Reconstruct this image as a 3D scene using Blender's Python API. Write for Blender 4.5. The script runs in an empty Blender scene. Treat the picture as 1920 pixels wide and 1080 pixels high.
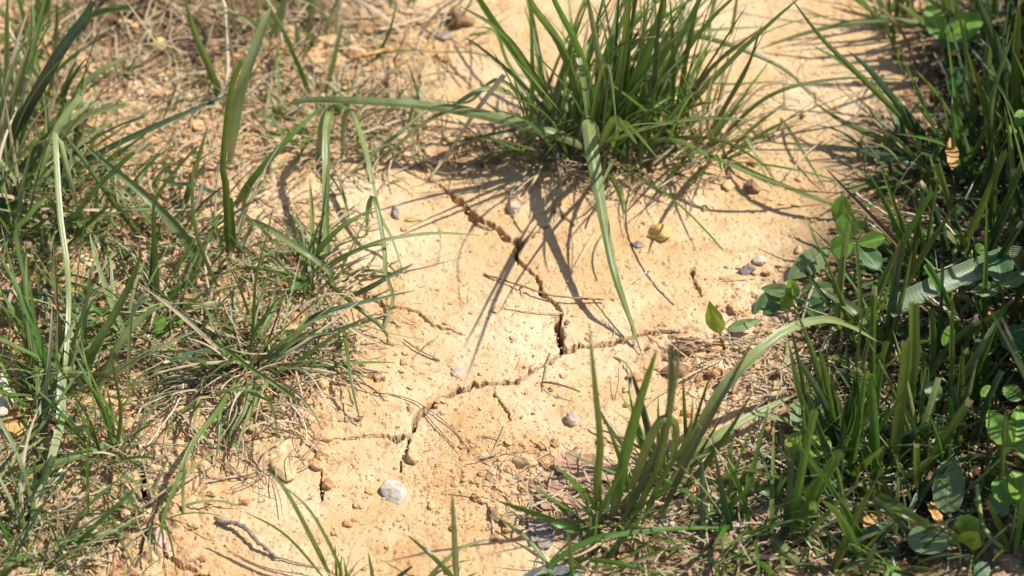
import bpy, math, random
import numpy as np
from mathutils import Vector
random.seed(7); rng = np.random.default_rng(7)
R = math.radians
scene = bpy.context.scene
C = scene.collection

# ------------------------------------------------------------------ camera, sky, sun, exposure
PITCH = R(50); DIST = 1.28; MM = 0.2344e-3          # one photo pixel on the ground, in metres
cam_d = bpy.data.cameras.new('camera'); cam = bpy.data.objects.new('camera', cam_d); C.objects.link(cam)
cam_d.sensor_width = 36; cam_d.lens = 36 * DIST / (1920 * MM); cam_d.clip_start = 0.02; cam_d.clip_end = 60
VD = Vector((0, math.cos(PITCH), -math.sin(PITCH)))
CAM = Vector((0, 0, 0)) - VD * DIST
cam.location = CAM; cam.rotation_euler = (math.pi/2 - PITCH, 0, 0)
cam_d.dof.use_dof = True; cam_d.dof.focus_distance = DIST - 0.05; cam_d.dof.aperture_fstop = 8.0
scene.camera = cam
SUN_EL, SUN_AZ = R(58), R(80)                        # azimuth from +y (away) towards +x (right)
w = bpy.data.worlds.new('World'); scene.world = w; w.use_nodes = True
nt = w.node_tree; sky = nt.nodes.new('ShaderNodeTexSky'); sky.sky_type = 'NISHITA'; sky.sun_disc = False
sky.sun_elevation = SUN_EL; sky.sun_rotation = SUN_AZ
nt.links.new(sky.outputs[0], nt.nodes['Background'].inputs[0]); nt.nodes['Background'].inputs[1].default_value = 0.105
sd = bpy.data.lights.new('sun', 'SUN'); sd.energy = 4.8; sd.angle = R(0.53); sd.color = (1, 0.955, 0.88)
sun = bpy.data.objects.new('sun', sd); C.objects.link(sun)
S = Vector((math.cos(SUN_EL)*math.sin(SUN_AZ), math.cos(SUN_EL)*math.cos(SUN_AZ), math.sin(SUN_EL)))
sun.rotation_euler = S.to_track_quat('Z', 'Y').to_euler(); sun.location = S * 3
scene.view_settings.view_transform = 'Standard'; scene.view_settings.look = 'None'
scene.view_settings.gamma = 1; scene.view_settings.use_curve_mapping = False
scene.view_settings.exposure = 0.43
scene.cycles.max_bounces = 8; scene.cycles.transparent_max_bounces = 8

# ------------------------------------------------------------------ pixel <-> ground
FX = DIST / MM
RT = Vector((1, 0, 0)); UP = Vector((0, math.sin(PITCH), math.cos(PITCH)))
def ray(px, py):
    return VD + RT * ((px-960)/FX) + UP * ((540-py)/FX)
def gp(px, py, z=0.0):
    d = ray(px, py); t = (z - CAM.z) / d.z
    return CAM + d * t
def pix(x, y, z=0.0):                                # numpy: world -> photo pixels
    dy = y - CAM.y; dz = z - CAM.z
    f = dy*VD.y + dz*VD.z; u = dy*UP.y + dz*UP.z
    return 960 + FX*x/f, 540 - FX*u/f

# ------------------------------------------------------------------ noise
TAB = rng.random((256, 256))
def vn(x, y, o=0):
    x = x + 37.3*o + 1000; y = y + 91.7*o + 1000
    xi = np.floor(x).astype(int); yi = np.floor(y).astype(int)
    fx = x - xi; fy = y - yi; fx = fx*fx*(3-2*fx); fy = fy*fy*(3-2*fy)
    a = TAB[xi & 255, yi & 255]; b = TAB[(xi+1) & 255, yi & 255]
    c = TAB[xi & 255, (yi+1) & 255]; d = TAB[(xi+1) & 255, (yi+1) & 255]
    return ((a*(1-fx)+b*fx)*(1-fy) + (c*(1-fx)+d*fx)*fy)*2 - 1
def fbm(x, y, o=0, n=3):
    s = 0; a = 1; t = 0
    for k in range(n):
        s = s + a*vn(x*2.03**k*(1 if k % 2 == 0 else .98)+y*.31*k, y*2.03**k-x*.27*k, o+k*7); t += a; a *= .5
    return s/t
def cells(x, y, o=0):                                # F1, cell id of a jittered grid
    xi = np.floor(x).astype(int); yi = np.floor(y).astype(int)
    best = np.full(x.shape, 9.0); idd = np.zeros(x.shape)
    for i in (-1, 0, 1):
        for j in (-1, 0, 1):
            a = xi+i; b = yi+j
            jx = TAB[(a+o*13) & 255, (b+o*7) & 255]; jy = TAB[(a+101+o) & 255, (b+57) & 255]; r = TAB[(a+33) & 255, (b+200+o) & 255]
            d = np.hypot(a+jx-x, b+jy-y)
            m = d < best; best = np.where(m, d, best); idd = np.where(m, r, idd)
    return best, idd
def sstep(a, b, x):
    t = np.clip((x-a)/(b-a), 0, 1); return t*t*(3-2*t)

# rough / loose soil areas (photo pixels: cx, cy, rx, ry, strength)
ROUGH = [(150,150,420,260,1.),(150,560,420,260,1.),(150,950,300,260,1.),(480,640,200,150,.9),(520,120,330,170,.9),(480,350,160,140,.5),
         (1700,800,430,350,1.),(1850,300,260,330,.9),(1000,270,230,60,.8),(1330,690,150,90,.8),(960,880,150,70,.45),(1180,980,200,110,.8),
         (420,830,190,80,.6),(1200,330,160,50,.6),(1480,600,130,100,.6),(560,760,120,90,.5),(880,1010,120,60,.3)]
HUMUS_SHADE = [(1790,640,350,540,1.),(1920,200,260,360,1.),(1640,900,280,260,1.),(1330,1010,240,110,.7),(1130,270,130,70,.65),(190,600,190,110,.4),(380,10,360,95,.95),(90,1030,130,100,.35),(1060,280,70,70,.4)]  # dark humus soil; the top-left patch also paints in a cast shadow
def mask(L, px, py):
    m = np.zeros_like(px)
    for cx, cy, rx, ry, s in L:
        d = np.sqrt(((px-cx)/rx)**2 + ((py-cy)/ry)**2)
        m = np.maximum(m, s*(1-sstep(.55, 1.15, d)))
    return m
BUMPS = [(1120,255,190,110,.011),(460,640,190,110,.006),(1700,560,260,330,.006),(60,640,120,70,-.008),(290,700,110,45,-.006),(1290,640,60,30,.004),(430,420,120,60,.003),
         (620,430,200,200,.002),(930,560,260,160,.002),(860,310,130,28,-.004),(1200,1000,140,70,.005)]
def low(x, y):
    px, py = pix(x, y)
    z = .0035*fbm(x/.11, y/.11, 1, 2)
    for cx, cy, rx, ry, s in BUMPS:
        z = z + s*np.exp(-(((px-cx)/rx)**2+((py-cy)/ry)**2)*1.3)
    far = np.hypot(x, y); z = z + .03*sstep(.4, 1.5, far)*fbm(x/.6, y/.6, 3, 2)
    return z, px, py
def gz(x, y):
    return float(low(np.array([float(x)]), np.array([float(y)]))[0][0])
def P(px, py, h=0.0):                                # h metres above the soil
    p = gp(px, py, 0)
    for _ in range(3):
        p = gp(px, py, gz(p.x, p.y) + h)
    return p

CRACKS = [
 [(760,310,3),(795,328,4),(830,345,6),(850,365,9),(870,385,8),(890,405,10),(905,411,7),(925,420,9),(950,436,12),(975,452,13),(972,475,9),(985,492,8),(1005,515,10),(1010,535,10),(1020,555,8),(1040,572,8),(1053,582,7),(1049,605,10),(1051,640,11),(1055,657,14)],
 [(1055,657,12),(1080,651,10),(1110,645,9),(1145,635,11),(1165,632,8),(1190,628,6),(1225,620,7),(1262,630,6)],
 [(1055,657,8),(1035,678,7),(1010,695,6),(975,710,5),(945,718,6),(915,723,6.5),(885,725,8),(860,737,9),(815,755,10),(795,765,8),(778,790,9),(765,810,5),(740,822,5),(715,815,6),(685,820,5),(645,820,3)],
 [(765,810,4),(757,840,3),(752,880,3)],
 [(660,545,5),(700,562,7),(745,578,6),(785,590,5),(815,612,4),(845,618,3),(868,633,3)],
 [(975,452,8),(1000,435,6),(1030,415,4)],
 [(275,985,7),(290,1010,10),(310,1035,11),(335,1050,11),(360,1060,10),(385,1080,11),(400,1110,8)],
 [(1395,248,6),(1440,245,10),(1480,232,10),(1510,215,5)],
 [(1300,508,3),(1305,535,4),(1312,555,3)],
 [(930,735,2.5),(945,765,2.5),(955,790,2.5)],[(600,880,2.5),(596,905,3),(601,935,2.5)],[(355,255,3),(362,280,4),(360,310,3)],
 [(270,880,9),(273,940,9)],[(880,408,3),(905,425,7),(925,425,3)],[(1250,640,4),(1300,650,5),(1350,648,4)],
 [(560,640,3),(600,690,4),(660,705,3),(720,715,2.5)],[(1040,390,3),(1075,420,3)]]

# ------------------------------------------------------------------ materials
def new_mat(name):
    m = bpy.data.materials.new(name); m.use_nodes = True
    return m, m.node_tree, m.node_tree.nodes, m.node_tree.links
def N(nt, typ, **kw):
    n = nt.nodes.new(typ)
    for k, v in kw.items():
        if k.startswith('i_'):
            key = k[2:]; n.inputs[int(key) if key.isdigit() else key].default_value = v
        else: setattr(n, k, v)
    return n
def ramp(nt, fac, stops, interp='LINEAR'):
    r = nt.nodes.new('ShaderNodeValToRGB'); r.color_ramp.interpolation = interp
    e = r.color_ramp.elements
    while len(e) < len(stops): e.new(.5)
    for k, (p, c) in enumerate(stops):
        e[k].position = p; e[k].color = (*c, 1) if len(c) == 3 else c
    nt.links.new(fac, r.inputs[0]); return r.outputs[0]
def mixc(nt, fac, a, b, mode='MIX'):
    n = nt.nodes.new('ShaderNodeMix'); n.data_type = 'RGBA'; n.blend_type = mode
    for s, v in ((n.inputs[0], fac), (n.inputs[6], a), (n.inputs[7], b)):
        if isinstance(v, (int, float)): s.default_value = v
        elif isinstance(v, tuple): s.default_value = (*v, 1)
        else: nt.links.new(v, s)
    return n.outputs[2]
def math_(nt, op, a, b=0.0, c=None):
    n = nt.nodes.new('ShaderNodeMath'); n.operation = op
    for s, v in zip(n.inputs, (a, b, c)):
        if v is None: continue
        if isinstance(v, (int, float)): s.default_value = v
        else: nt.links.new(v, s)
    return n.outputs[0]
def noise(nt, co, scale, detail=4, rough=.55):
    n = nt.nodes.new('ShaderNodeTexNoise'); n.inputs['Scale'].default_value = scale
    n.inputs['Detail'].default_value = detail; n.inputs['Roughness'].default_value = rough
    nt.links.new(co, n.inputs['Vector']); return n.outputs['Fac']

def soil_material():
    m, nt, nd, lk = new_mat('clay_soil'); b = nd['Principled BSDF']
    co = N(nt, 'ShaderNodeNewGeometry').outputs['Position']
    n1 = noise(nt, co, 14, 5, .6); n2 = noise(nt, co, 110, 5, .65); n3 = noise(nt, co, 620, 4, .7); n4 = noise(nt, co, 45, 6, .6)
    base = ramp(nt, n1, [(.34, (.54,.345,.16)), (.5, (.64,.445,.245)), (.64, (.71,.54,.34))])
    base = mixc(nt, ramp(nt, n4, [(.5,(0,0,0)),(.72,(.55,.55,.55))]), base, (.60,.31,.125))
    base = mixc(nt, ramp(nt, n2, [(.28,(.8,.8,.8)),(.43,(0,0,0))]), base, (.40,.205,.085))
    base = mixc(nt, ramp(nt, n2, [(.56,(0,0,0)),(.75,(.6,.6,.6))]), base, (.74,.56,.33))
    base = mixc(nt, ramp(nt, n3, [(.31,(.85,.85,.85)),(.39,(0,0,0))]), base, (.26,.135,.06))
    ra = N(nt, 'ShaderNodeAttribute', attribute_name='rough'); hu = N(nt, 'ShaderNodeAttribute', attribute_name='humus_shade')
    red = mixc(nt, math_(nt, 'MULTIPLY', ra.outputs['Fac'], ramp(nt, noise(nt, co, 160, 4, .6), [(.42,(0,0,0)),(.62,(.6,.6,.6))])), base, (.40,.19,.085))
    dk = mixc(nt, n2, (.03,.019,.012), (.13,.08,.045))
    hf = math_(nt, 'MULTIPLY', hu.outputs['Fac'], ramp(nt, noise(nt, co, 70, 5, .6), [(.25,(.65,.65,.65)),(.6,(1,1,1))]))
    rsh = N(nt, 'ShaderNodeAttribute', attribute_name='rust_shade')   # rust-brown crack clay, darkened to paint in the shade inside the cracks
    col = mixc(nt, math_(nt, 'MULTIPLY', rsh.outputs['Fac'], .85), mixc(nt, hf, red, dk), (.20,.095,.04))
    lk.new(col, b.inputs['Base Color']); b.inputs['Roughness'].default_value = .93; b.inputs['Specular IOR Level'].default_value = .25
    bp = N(nt, 'ShaderNodeBump'); bp.inputs['Strength'].default_value = .8; bp.inputs['Distance'].default_value = .0009
    hsum = math_(nt, 'ADD', math_(nt, 'MULTIPLY', n3, .5), noise(nt, co, 1500, 3, .6))
    lk.new(hsum, bp.inputs['Height']); lk.new(bp.outputs[0], b.inputs['Normal'])
    return m

def clod_material():
    m, nt, nd, lk = new_mat('soil_crumb'); b = nd['Principled BSDF']
    g = N(nt, 'ShaderNodeNewGeometry')
    c = ramp(nt, g.outputs['Random Per Island'], [(0,(.36,.18,.08)),(.3,(.55,.33,.14)),(.7,(.64,.42,.20)),(.93,(.5,.35,.22)),(1,(.56,.45,.32))])
    n = noise(nt, g.outputs['Position'], 700, 4)
    c = mixc(nt, ramp(nt, n, [(.3,(.6,.6,.6)),(.5,(0,0,0))]), c, (.26,.14,.07))
    lk.new(c, b.inputs['Base Color']); b.inputs['Roughness'].default_value = .95
    return m

def blade_material(name, cols, tipc, basec, trans=.3, rough=.32, vein=.28, tipchance=.25, spots=.3):
    """cols: darker/lighter green between which each blade picks its own colour."""
    m, nt, nd, lk = new_mat(name); b = nd['Principled BSDF']; out = nd['Material Output']
    uv = N(nt, 'ShaderNodeUVMap', uv_map='UVMap').outputs[0]
    sep = N(nt, 'ShaderNodeSeparateXYZ'); lk.new(uv, sep.inputs[0]); u, v = sep.outputs[0], sep.outputs[1]
    g = N(nt, 'ShaderNodeNewGeometry'); oi = N(nt, 'ShaderNodeObjectInfo')
    r = math_(nt, 'FRACT', math_(nt, 'ADD', math_(nt, 'MULTIPLY', oi.outputs['Random'], 3.7), math_(nt, 'MULTIPLY', g.outputs['Random Per Island'], 2.3)))
    c = ramp(nt, r, [(0, cols[0]), (.5, cols[1]), (1, cols[2])])
    n = noise(nt, g.outputs['Position'], 180, 4, .6)
    c = mixc(nt, ramp(nt, n, [(.4,(0,0,0)),(.75,(spots,)*3)]), c, tuple(min(1, x*1.7+.02) for x in cols[2]))
    dr = noise(nt, g.outputs['Position'], 38, 3, .6)
    c = mixc(nt, ramp(nt, dr, [(.5,(0,0,0)),(.72,(.3,.3,.3))]), c, tuple(min(1, a*b_+.015) for a, b_ in zip(cols[2], (1.5, 1.15, .7))))
    sn = math_(nt, 'SINE', math_(nt, 'MULTIPLY', u, 62.8))
    vf = math_(nt, 'MULTIPLY', math_(nt, 'ADD', math_(nt, 'MULTIPLY', sn, .5), .5), vein)
    c = mixc(nt, vf, c, tuple(x*.55 for x in cols[0]))
    mid = ramp(nt, u, [(.44,(0,0,0)),(.5,(.55,.55,.55)),(.56,(0,0,0))])
    c = mixc(nt, mid, c, tuple(min(1, x*1.5) for x in cols[2]))
    bn = math_(nt, 'ADD', v, math_(nt, 'MULTIPLY', n, .12))
    c = mixc(nt, ramp(nt, bn, [(.08,(1,1,1)),(.24,(0,0,0))]), c, basec)
    tf = math_(nt, 'MULTIPLY', ramp(nt, bn, [(.985,(0,0,0)),(1.06,(1,1,1))]), math_(nt, 'LESS_THAN', r, tipchance))
    c = mixc(nt, tf, c, tipc)
    lk.new(c, b.inputs['Base Color']); b.inputs['Roughness'].default_value = rough; b.inputs['Specular IOR Level'].default_value = .7
    bp = N(nt, 'ShaderNodeBump'); bp.inputs['Strength'].default_value = .35; bp.inputs['Distance'].default_value = .0003
    lk.new(math_(nt, 'ADD', sn, math_(nt, 'MULTIPLY', n, 1.5)), bp.inputs['Height']); lk.new(bp.outputs[0], b.inputs['Normal'])
    t = N(nt, 'ShaderNodeBsdfTranslucent'); tc = mixc(nt, .5, c, (.28,.42,.05), 'MIX')
    if trans < .2: tc = c
    lk.new(tc, t.inputs[0])
    mx = N(nt, 'ShaderNodeMixShader'); mx.inputs[0].default_value = trans
    lk.new(b.outputs[0], mx.inputs[1]); lk.new(t.outputs[0], mx.inputs[2]); lk.new(mx.outputs[0], out.inputs[0])
    return m

def leaf_material(name, cols, trans=.3, rough=.42, edge=(.3,.34,.2), spots=.35):
    m, nt, nd, lk = new_mat(name); b = nd['Principled BSDF']; out = nd['Material Output']
    uv = N(nt, 'ShaderNodeUVMap', uv_map='UVMap').outputs[0]
    sep = N(nt, 'ShaderNodeSeparateXYZ'); lk.new(uv, sep.inputs[0]); u, v = sep.outputs[0], sep.outputs[1]
    g = N(nt, 'ShaderNodeNewGeometry'); oi = N(nt, 'ShaderNodeObjectInfo')
    c = ramp(nt, oi.outputs['Random'], [(0, cols[0]), (1, cols[1])])
    n = noise(nt, g.outputs['Position'], 260, 5, .65)
    c = mixc(nt, ramp(nt, n, [(.45,(0,0,0)),(.7,(spots,)*3)]), c, tuple(min(1, x*1.6+.03) for x in cols[1]))
    a = math_(nt, 'ABSOLUTE', math_(nt, 'SUBTRACT', u, .5))
    side = math_(nt, 'SINE', math_(nt, 'MULTIPLY', math_(nt, 'SUBTRACT', v, math_(nt, 'MULTIPLY', a, .9)), 75.))
    c = mixc(nt, math_(nt, 'MULTIPLY', math_(nt, 'GREATER_THAN', side, .75), .35), c, tuple(x*1.5 for x in cols[1]))
    c = mixc(nt, ramp(nt, a, [(0,(.8,.8,.8)),(.035,(0,0,0))]), c, tuple(min(1, x*2.1) for x in cols[1]))
    c = mixc(nt, ramp(nt, a, [(.46,(0,0,0)),(.5,(.6,.6,.6))]), c, edge)
    lk.new(c, b.inputs['Base Color']); b.inputs['Roughness'].default_value = rough
    bp = N(nt, 'ShaderNodeBump'); bp.inputs['Strength'].default_value = .2; bp.inputs['Distance'].default_value = .0003
    lk.new(math_(nt, 'ADD', side, math_(nt, 'MULTIPLY', n, 3.)), bp.inputs['Height']); lk.new(bp.outputs[0], b.inputs['Normal'])
    t = N(nt, 'ShaderNodeBsdfTranslucent'); lk.new(mixc(nt, .45, c, (.35,.5,.04)), t.inputs[0])
    mx = N(nt, 'ShaderNodeMixShader'); mx.inputs[0].default_value = trans
    lk.new(b.outputs[0], mx.inputs[1]); lk.new(t.outputs[0], mx.inputs[2]); lk.new(mx.outputs[0], out.inputs[0])
    return m

def stone_material(name, c0, c1, c2, scale=300, rough=.8):
    m, nt, nd, lk = new_mat(name); b = nd['Principled BSDF']
    co = N(nt, 'ShaderNodeTexCoord').outputs['Object']
    n1 = noise(nt, co, scale, 6, .65); n2 = noise(nt, co, scale*4, 4, .7)
    c = ramp(nt, n1, [(.33, c0), (.5, c1), (.66, c2)])
    c = mixc(nt, ramp(nt, n2, [(.3,(.7,.7,.7)),(.42,(0,0,0))]), c, tuple(x*.45 for x in c0))
    lk.new(c, b.inputs['Base Color']); b.inputs['Roughness'].default_value = rough
    bp = N(nt, 'ShaderNodeBump'); bp.inputs['Strength'].default_value = .5; bp.inputs['Distance'].default_value = .0004
    lk.new(n2, bp.inputs['Height']); lk.new(bp.outputs[0], b.inputs['Normal'])
    return m

BROWN = (.20,.12,.06); STR = (.55,.43,.25)
M = {
 'soil': soil_material(), 'crumb': clod_material(),
 'g': blade_material('deep_green_blade', [(.055,.09,.014),(.095,.145,.024),(.15,.21,.045)], STR, (.17,.15,.06), .26),
 'b': blade_material('bright_green_blade', [(.045,.125,.018),(.07,.18,.024),(.12,.26,.035)], STR, (.32,.34,.12), .36),
 'p': blade_material('pale_green_blade', [(.14,.19,.055),(.21,.265,.085),(.31,.36,.15)], STR, (.38,.36,.22), .24, .33),
 'k': blade_material('blue_green_blade', [(.025,.055,.018),(.042,.085,.03),(.075,.13,.055)], STR, (.22,.24,.12), .18, .3),
 's': blade_material('dry_straw', [(.36,.26,.14),(.50,.39,.23),(.64,.54,.36)], (.6,.5,.35), (.40,.28,.15), .18, .55, .4, .2),
 'n': blade_material('brown_dead_blade', [(.14,.075,.035),(.24,.14,.07),(.34,.21,.11)], (.2,.1,.05), (.12,.06,.03), .12, .6, .4, .2),
 'o': blade_material('orange_dead_blade', [(.42,.16,.03),(.50,.22,.05),(.48,.25,.08)], (.2,.08,.03), (.4,.2,.05), .25, .5, .3, .2),
 'clover': leaf_material('clover_leaf', [(.12,.24,.03),(.18,.33,.045)], .35),
 'clover_dark': leaf_material('dark_clover_leaf', [(.04,.10,.03),(.07,.15,.045)], .2),
 'grey_leaf': leaf_material('grey_green_leaf', [(.11,.17,.06),(.16,.23,.09)], .2, .45),
 'lime': leaf_material('yellow_green_leaf', [(.26,.36,.03),(.32,.40,.05)], .45),
 'dead': stone_material('dead_leaf', (.22,.11,.07), (.38,.20,.13), (.50,.30,.21), 120),
 'dead_or': stone_material('orange_dead_leaf', (.38,.17,.05), (.50,.26,.08), (.55,.36,.15), 120),
 'dead_grey': stone_material('grey_dead_leaf', (.16,.13,.11), (.26,.21,.17), (.36,.30,.25), 120),
 'white': stone_material('white_mottled_stone', (.27,.23,.18), (.50,.44,.34), (.60,.53,.42), 330),
 'cream': stone_material('cream_stone', (.44,.35,.23), (.58,.49,.35), (.66,.57,.43), 330),
 'tan': stone_material('tan_clay_stone', (.42,.27,.12), (.56,.38,.18), (.64,.46,.25), 300),
 'yellow': stone_material('yellow_stone', (.50,.29,.09), (.64,.42,.14), (.68,.50,.22), 300),
 'pink': stone_material('pinkish_stone', (.38,.26,.20), (.52,.38,.30), (.58,.45,.37), 300),
 'grey': stone_material('grey_stone', (.17,.14,.12), (.30,.25,.21), (.42,.36,.30), 260),
 'slate': stone_material('dark_slate_stone', (.05,.055,.06), (.10,.105,.115), (.20,.20,.21), 260),
 'purple': stone_material('purple_grey_stone', (.13,.095,.08), (.24,.185,.16), (.42,.35,.30), 300),
 'brownstone': stone_material('brown_clod', (.13,.07,.04), (.26,.15,.08), (.38,.24,.13), 300),
 'twig': stone_material('purple_brown_twig', (.12,.09,.085), (.22,.16,.14), (.36,.27,.22), 700),
 'root': stone_material('thin_root', (.16,.09,.05), (.28,.17,.09), (.40,.27,.16), 700),
 'stalk': stone_material('pale_dry_stalk', (.46,.35,.20), (.60,.49,.32), (.70,.60,.43), 700),
 'stem': stone_material('green_stem', (.14,.20,.05), (.22,.30,.08), (.32,.38,.14), 500),
}

# ------------------------------------------------------------------ linking
def tag(o, label, cat, group=None, kind=None):
    if label: o['label'] = label
    if cat: o['category'] = cat
    if group: o['group'] = group
    if kind: o['kind'] = kind
def mesh_obj(name, verts, faces, mat, parent=None, uvs=None, smooth=True):
    me = bpy.data.meshes.new(name)
    me.from_pydata([tuple(v) for v in verts], [], faces)
    if uvs is not None:
        l = me.uv_layers.new(name='UVMap'); idx = np.empty(len(me.loops), dtype=np.int32); me.loops.foreach_get('vertex_index', idx)
        l.data.foreach_set('uv', np.asarray(uvs, dtype=np.float32)[idx].ravel())
    if smooth: me.polygons.foreach_set('use_smooth', [True]*len(me.polygons))
    me.materials.append(mat)
    o = bpy.data.objects.new(name, me); C.objects.link(o)
    if parent: o.parent = parent
    return o
def empty(name, loc):
    o = bpy.data.objects.new(name, None); o.location = loc; o.empty_display_size = .01; C.objects.link(o); return o

# ------------------------------------------------------------------ the ground
def axis(a, b, step, far):
    core = np.arange(a, b, step); out = []; s = step; x = core[-1]
    while x < far: s *= 1.17; x += s; out.append(x)
    lo = []; s = step; x = a
    while x > -far: s *= 1.17; x -= s; lo.append(x)
    return np.concatenate([lo[::-1], core, out])
def ground_height(X, Y):
    z, px, py = low(X, Y)
    r = mask(ROUGH, px + 40*fbm(X/.03, Y/.03, 5, 2), py + 40*fbm(X/.03, Y/.03, 6, 2))
    inside = (np.abs(X) < .3) & (np.abs(Y) < .24)
    k = inside.astype(float)
    z = z + k*(.0008*fbm(X/.03, Y/.03, 8, 3))
    z = z + k*(.25+1.5*r)*.0009*fbm(X/.009, Y/.009, 11, 3)
    wx = X + .0012*vn(X/.004, Y/.004, 15); wy = Y + .0012*vn(X/.004, Y/.004, 16)
    for sc, am, o in ((.0075, .0026, 1), (.0038, .0015, 2)):
        d, i = cells(wx/sc, wy/sc, o)
        bump = np.clip(1 - d*1.5, 0, 1)
        z = z + k*am*r*bump*(i > .35)*(i*1.3)
    d, i = cells(wx/.0026, wy/.0026, 3)                 # pocks and small grains everywhere
    z = z + k*.0007*np.clip(1-d*2., 0, 1)*np.where(i > .86, 1., np.where(i < .12, -1.3, 0))*(1+r)
    z = z + k*.00012*vn(X/.0022, Y/.0022, 24) + k*(.55+r)*.00022*vn(X/.0012, Y/.0012, 21)
    return z, px, py, r
def build_ground():
    xs = axis(-.248, .248, .00046, 4.); ys = axis(-.162, .188, .00046, 4.)
    X, Y = np.meshgrid(xs, ys); z, px, py, r = ground_height(X, Y)
    jx = 5.5*vn(X/.0065, Y/.0065, 31) + 3.*vn(X/.0023, Y/.0023, 33) + 1.2*vn(X/.0009, Y/.0009, 36); jy = 5.5*vn(X/.0065, Y/.0065, 32) + 3.*vn(X/.0023, Y/.0023, 34) + 1.2*vn(X/.0009, Y/.0009, 37)
    wn = 1 + .5*vn(X/.0055, Y/.0055, 35) + .2*vn(X/.0015, Y/.0015, 38)
    qx = px + jx; qy = py + jy
    carve = np.zeros_like(z)
    for line in CRACKS:
        for (x0, y0, w0), (x1, y1, w1) in zip(line, line[1:]):
            sel = (px > min(x0, x1)-40) & (px < max(x0, x1)+40) & (py > min(y0, y1)-40) & (py < max(y0, y1)+40)
            if not sel.any(): continue
            ax = qx[sel]-x0; ay = (qy[sel]-y0)/.77; bx = x1-x0; by = (y1-y0)/.77
            t = np.clip((ax*bx+ay*by)/(bx*bx+by*by), 0, 1)
            d = np.hypot(ax-t*bx, ay-t*by); hw = (w0+(w1-w0)*t)*.43*wn[sel]+.75
            D = np.minimum(.028, .0042*(w0+(w1-w0)*t))
            c = D*(1 - sstep(.82, 1.05, d/hw)) + .0003*(1-sstep(1., 2.2, d/hw))
            carve[sel] = np.maximum(carve[sel], c)
    z = z - carve
    ny, nx = X.shape
    co = np.stack([X.ravel(), Y.ravel(), z.ravel()], 1).astype(np.float32)
    i = np.arange(nx-1)[None, :] + nx*np.arange(ny-1)[:, None]; i = i.ravel()
    quads = np.stack([i, i+1, i+1+nx, i+nx], 1).astype(np.int32)
    me = bpy.data.meshes.new('ground'); me.vertices.add(len(co)); me.vertices.foreach_set('co', co.ravel())
    me.loops.add(quads.size); me.loops.foreach_set('vertex_index', quads.ravel())
    me.polygons.add(len(quads)); me.polygons.foreach_set('loop_start', np.arange(0, quads.size, 4, dtype=np.int32))
    me.update(calc_edges=True)
    me.polygons.foreach_set('use_smooth', np.ones(len(quads), dtype=bool))
    h = mask(HUMUS_SHADE, px + 60*fbm(X/.03, Y/.03, 45, 2), py + 60*fbm(X/.03, Y/.03, 46, 2))
    for nm, a in (('rough', r), ('humus_shade', h), ('rust_shade', sstep(.0008, .003, carve))):
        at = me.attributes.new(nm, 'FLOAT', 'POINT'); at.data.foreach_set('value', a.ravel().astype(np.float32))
    me.materials.append(M['soil'])
    o = bpy.data.objects.new('ground', me); C.objects.link(o); o['kind'] = 'structure'
    o['label'] = 'cracked sandy yellow clay soil'
build_ground()

# ------------------------------------------------------------------ blades
def cat(pts, n):
    p = np.array(pts, dtype=float); m = len(p)
    if m == 2: p = np.array([p[0], (p[0]+p[1])/2, p[1]]); m = 3
    q = np.vstack([2*p[0]-p[1], p, 2*p[-1]-p[-2]])
    t = np.linspace(0, m-1, n+1); k = np.minimum(t.astype(int), m-2); f = (t-k)[:, None]
    a, b, c, d = q[k], q[k+1], q[k+2], q[k+3]
    return .5*((2*b)+(-a+c)*f+(2*a-5*b+4*c-d)*f*f+(-a+3*b-3*c+d)*f**3)
def ribbon(path, width, side, fold=.25, across=2, profile='leaf', twist=0., wob=0.):
    """a folded, tapering leaf blade round a path; returns verts, quads, uvs"""
    n = len(path); T = np.gradient(path, axis=0); T /= np.linalg.norm(T, axis=1)[:, None]+1e-9
    t = np.linspace(0, 1, n)
    if profile == 'leaf': wd = np.minimum(1, .45+t*3.2)*np.power(np.clip(1-t**2.2, 0, 1), .62)
    elif profile == 'cut': wd = np.minimum(1, .6+t*2.)*(1-.25*t)
    elif profile == 'spear': wd = np.minimum(1, .75+t)*np.power(np.clip(1-t, 0, 1), .72)
    elif profile == 'drop': wd = np.minimum(1, .35+t*1.4)*np.power(np.clip(1-t, 0, 1), .8)*1.25
    else: wd = np.ones(n)*(1-.3*t)
    wd = np.maximum(wd, .03)*width
    if wob: wd = wd*(1+wob*np.sin(t*17+path[0, 0]*900))
    side = np.asarray(side, dtype=float)
    if side.ndim == 1: side = np.repeat(side[None], n, 0)
    Sx = side - (side*T).sum(1)[:, None]*T; Sx /= np.linalg.norm(Sx, axis=1)[:, None]+1e-9
    Nn = np.cross(Sx, T)
    an = twist*t; c, s = np.cos(an)[:, None], np.sin(an)[:, None]
    Sx, Nn = Sx*c+Nn*s, Nn*c-Sx*s
    u = np.linspace(-.5, .5, across+1); V = []; UV = []
    for j, uu in enumerate(u):
        off = Sx*(uu*wd)[:, None] + Nn*((abs(uu)*2)**1.2*fold*wd)[:, None]
        V.append(path+off); UV.append(np.stack([np.full(n, uu+.5), t], 1))
    V = np.stack(V, 1).reshape(-1, 3); UV = np.stack(UV, 1).reshape(-1, 2); a = across+1
    F = [(i*a+j, i*a+j+1, (i+1)*a+j+1, (i+1)*a+j) for i in range(n-1) for j in range(across)]
    return V, F, UV
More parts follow.
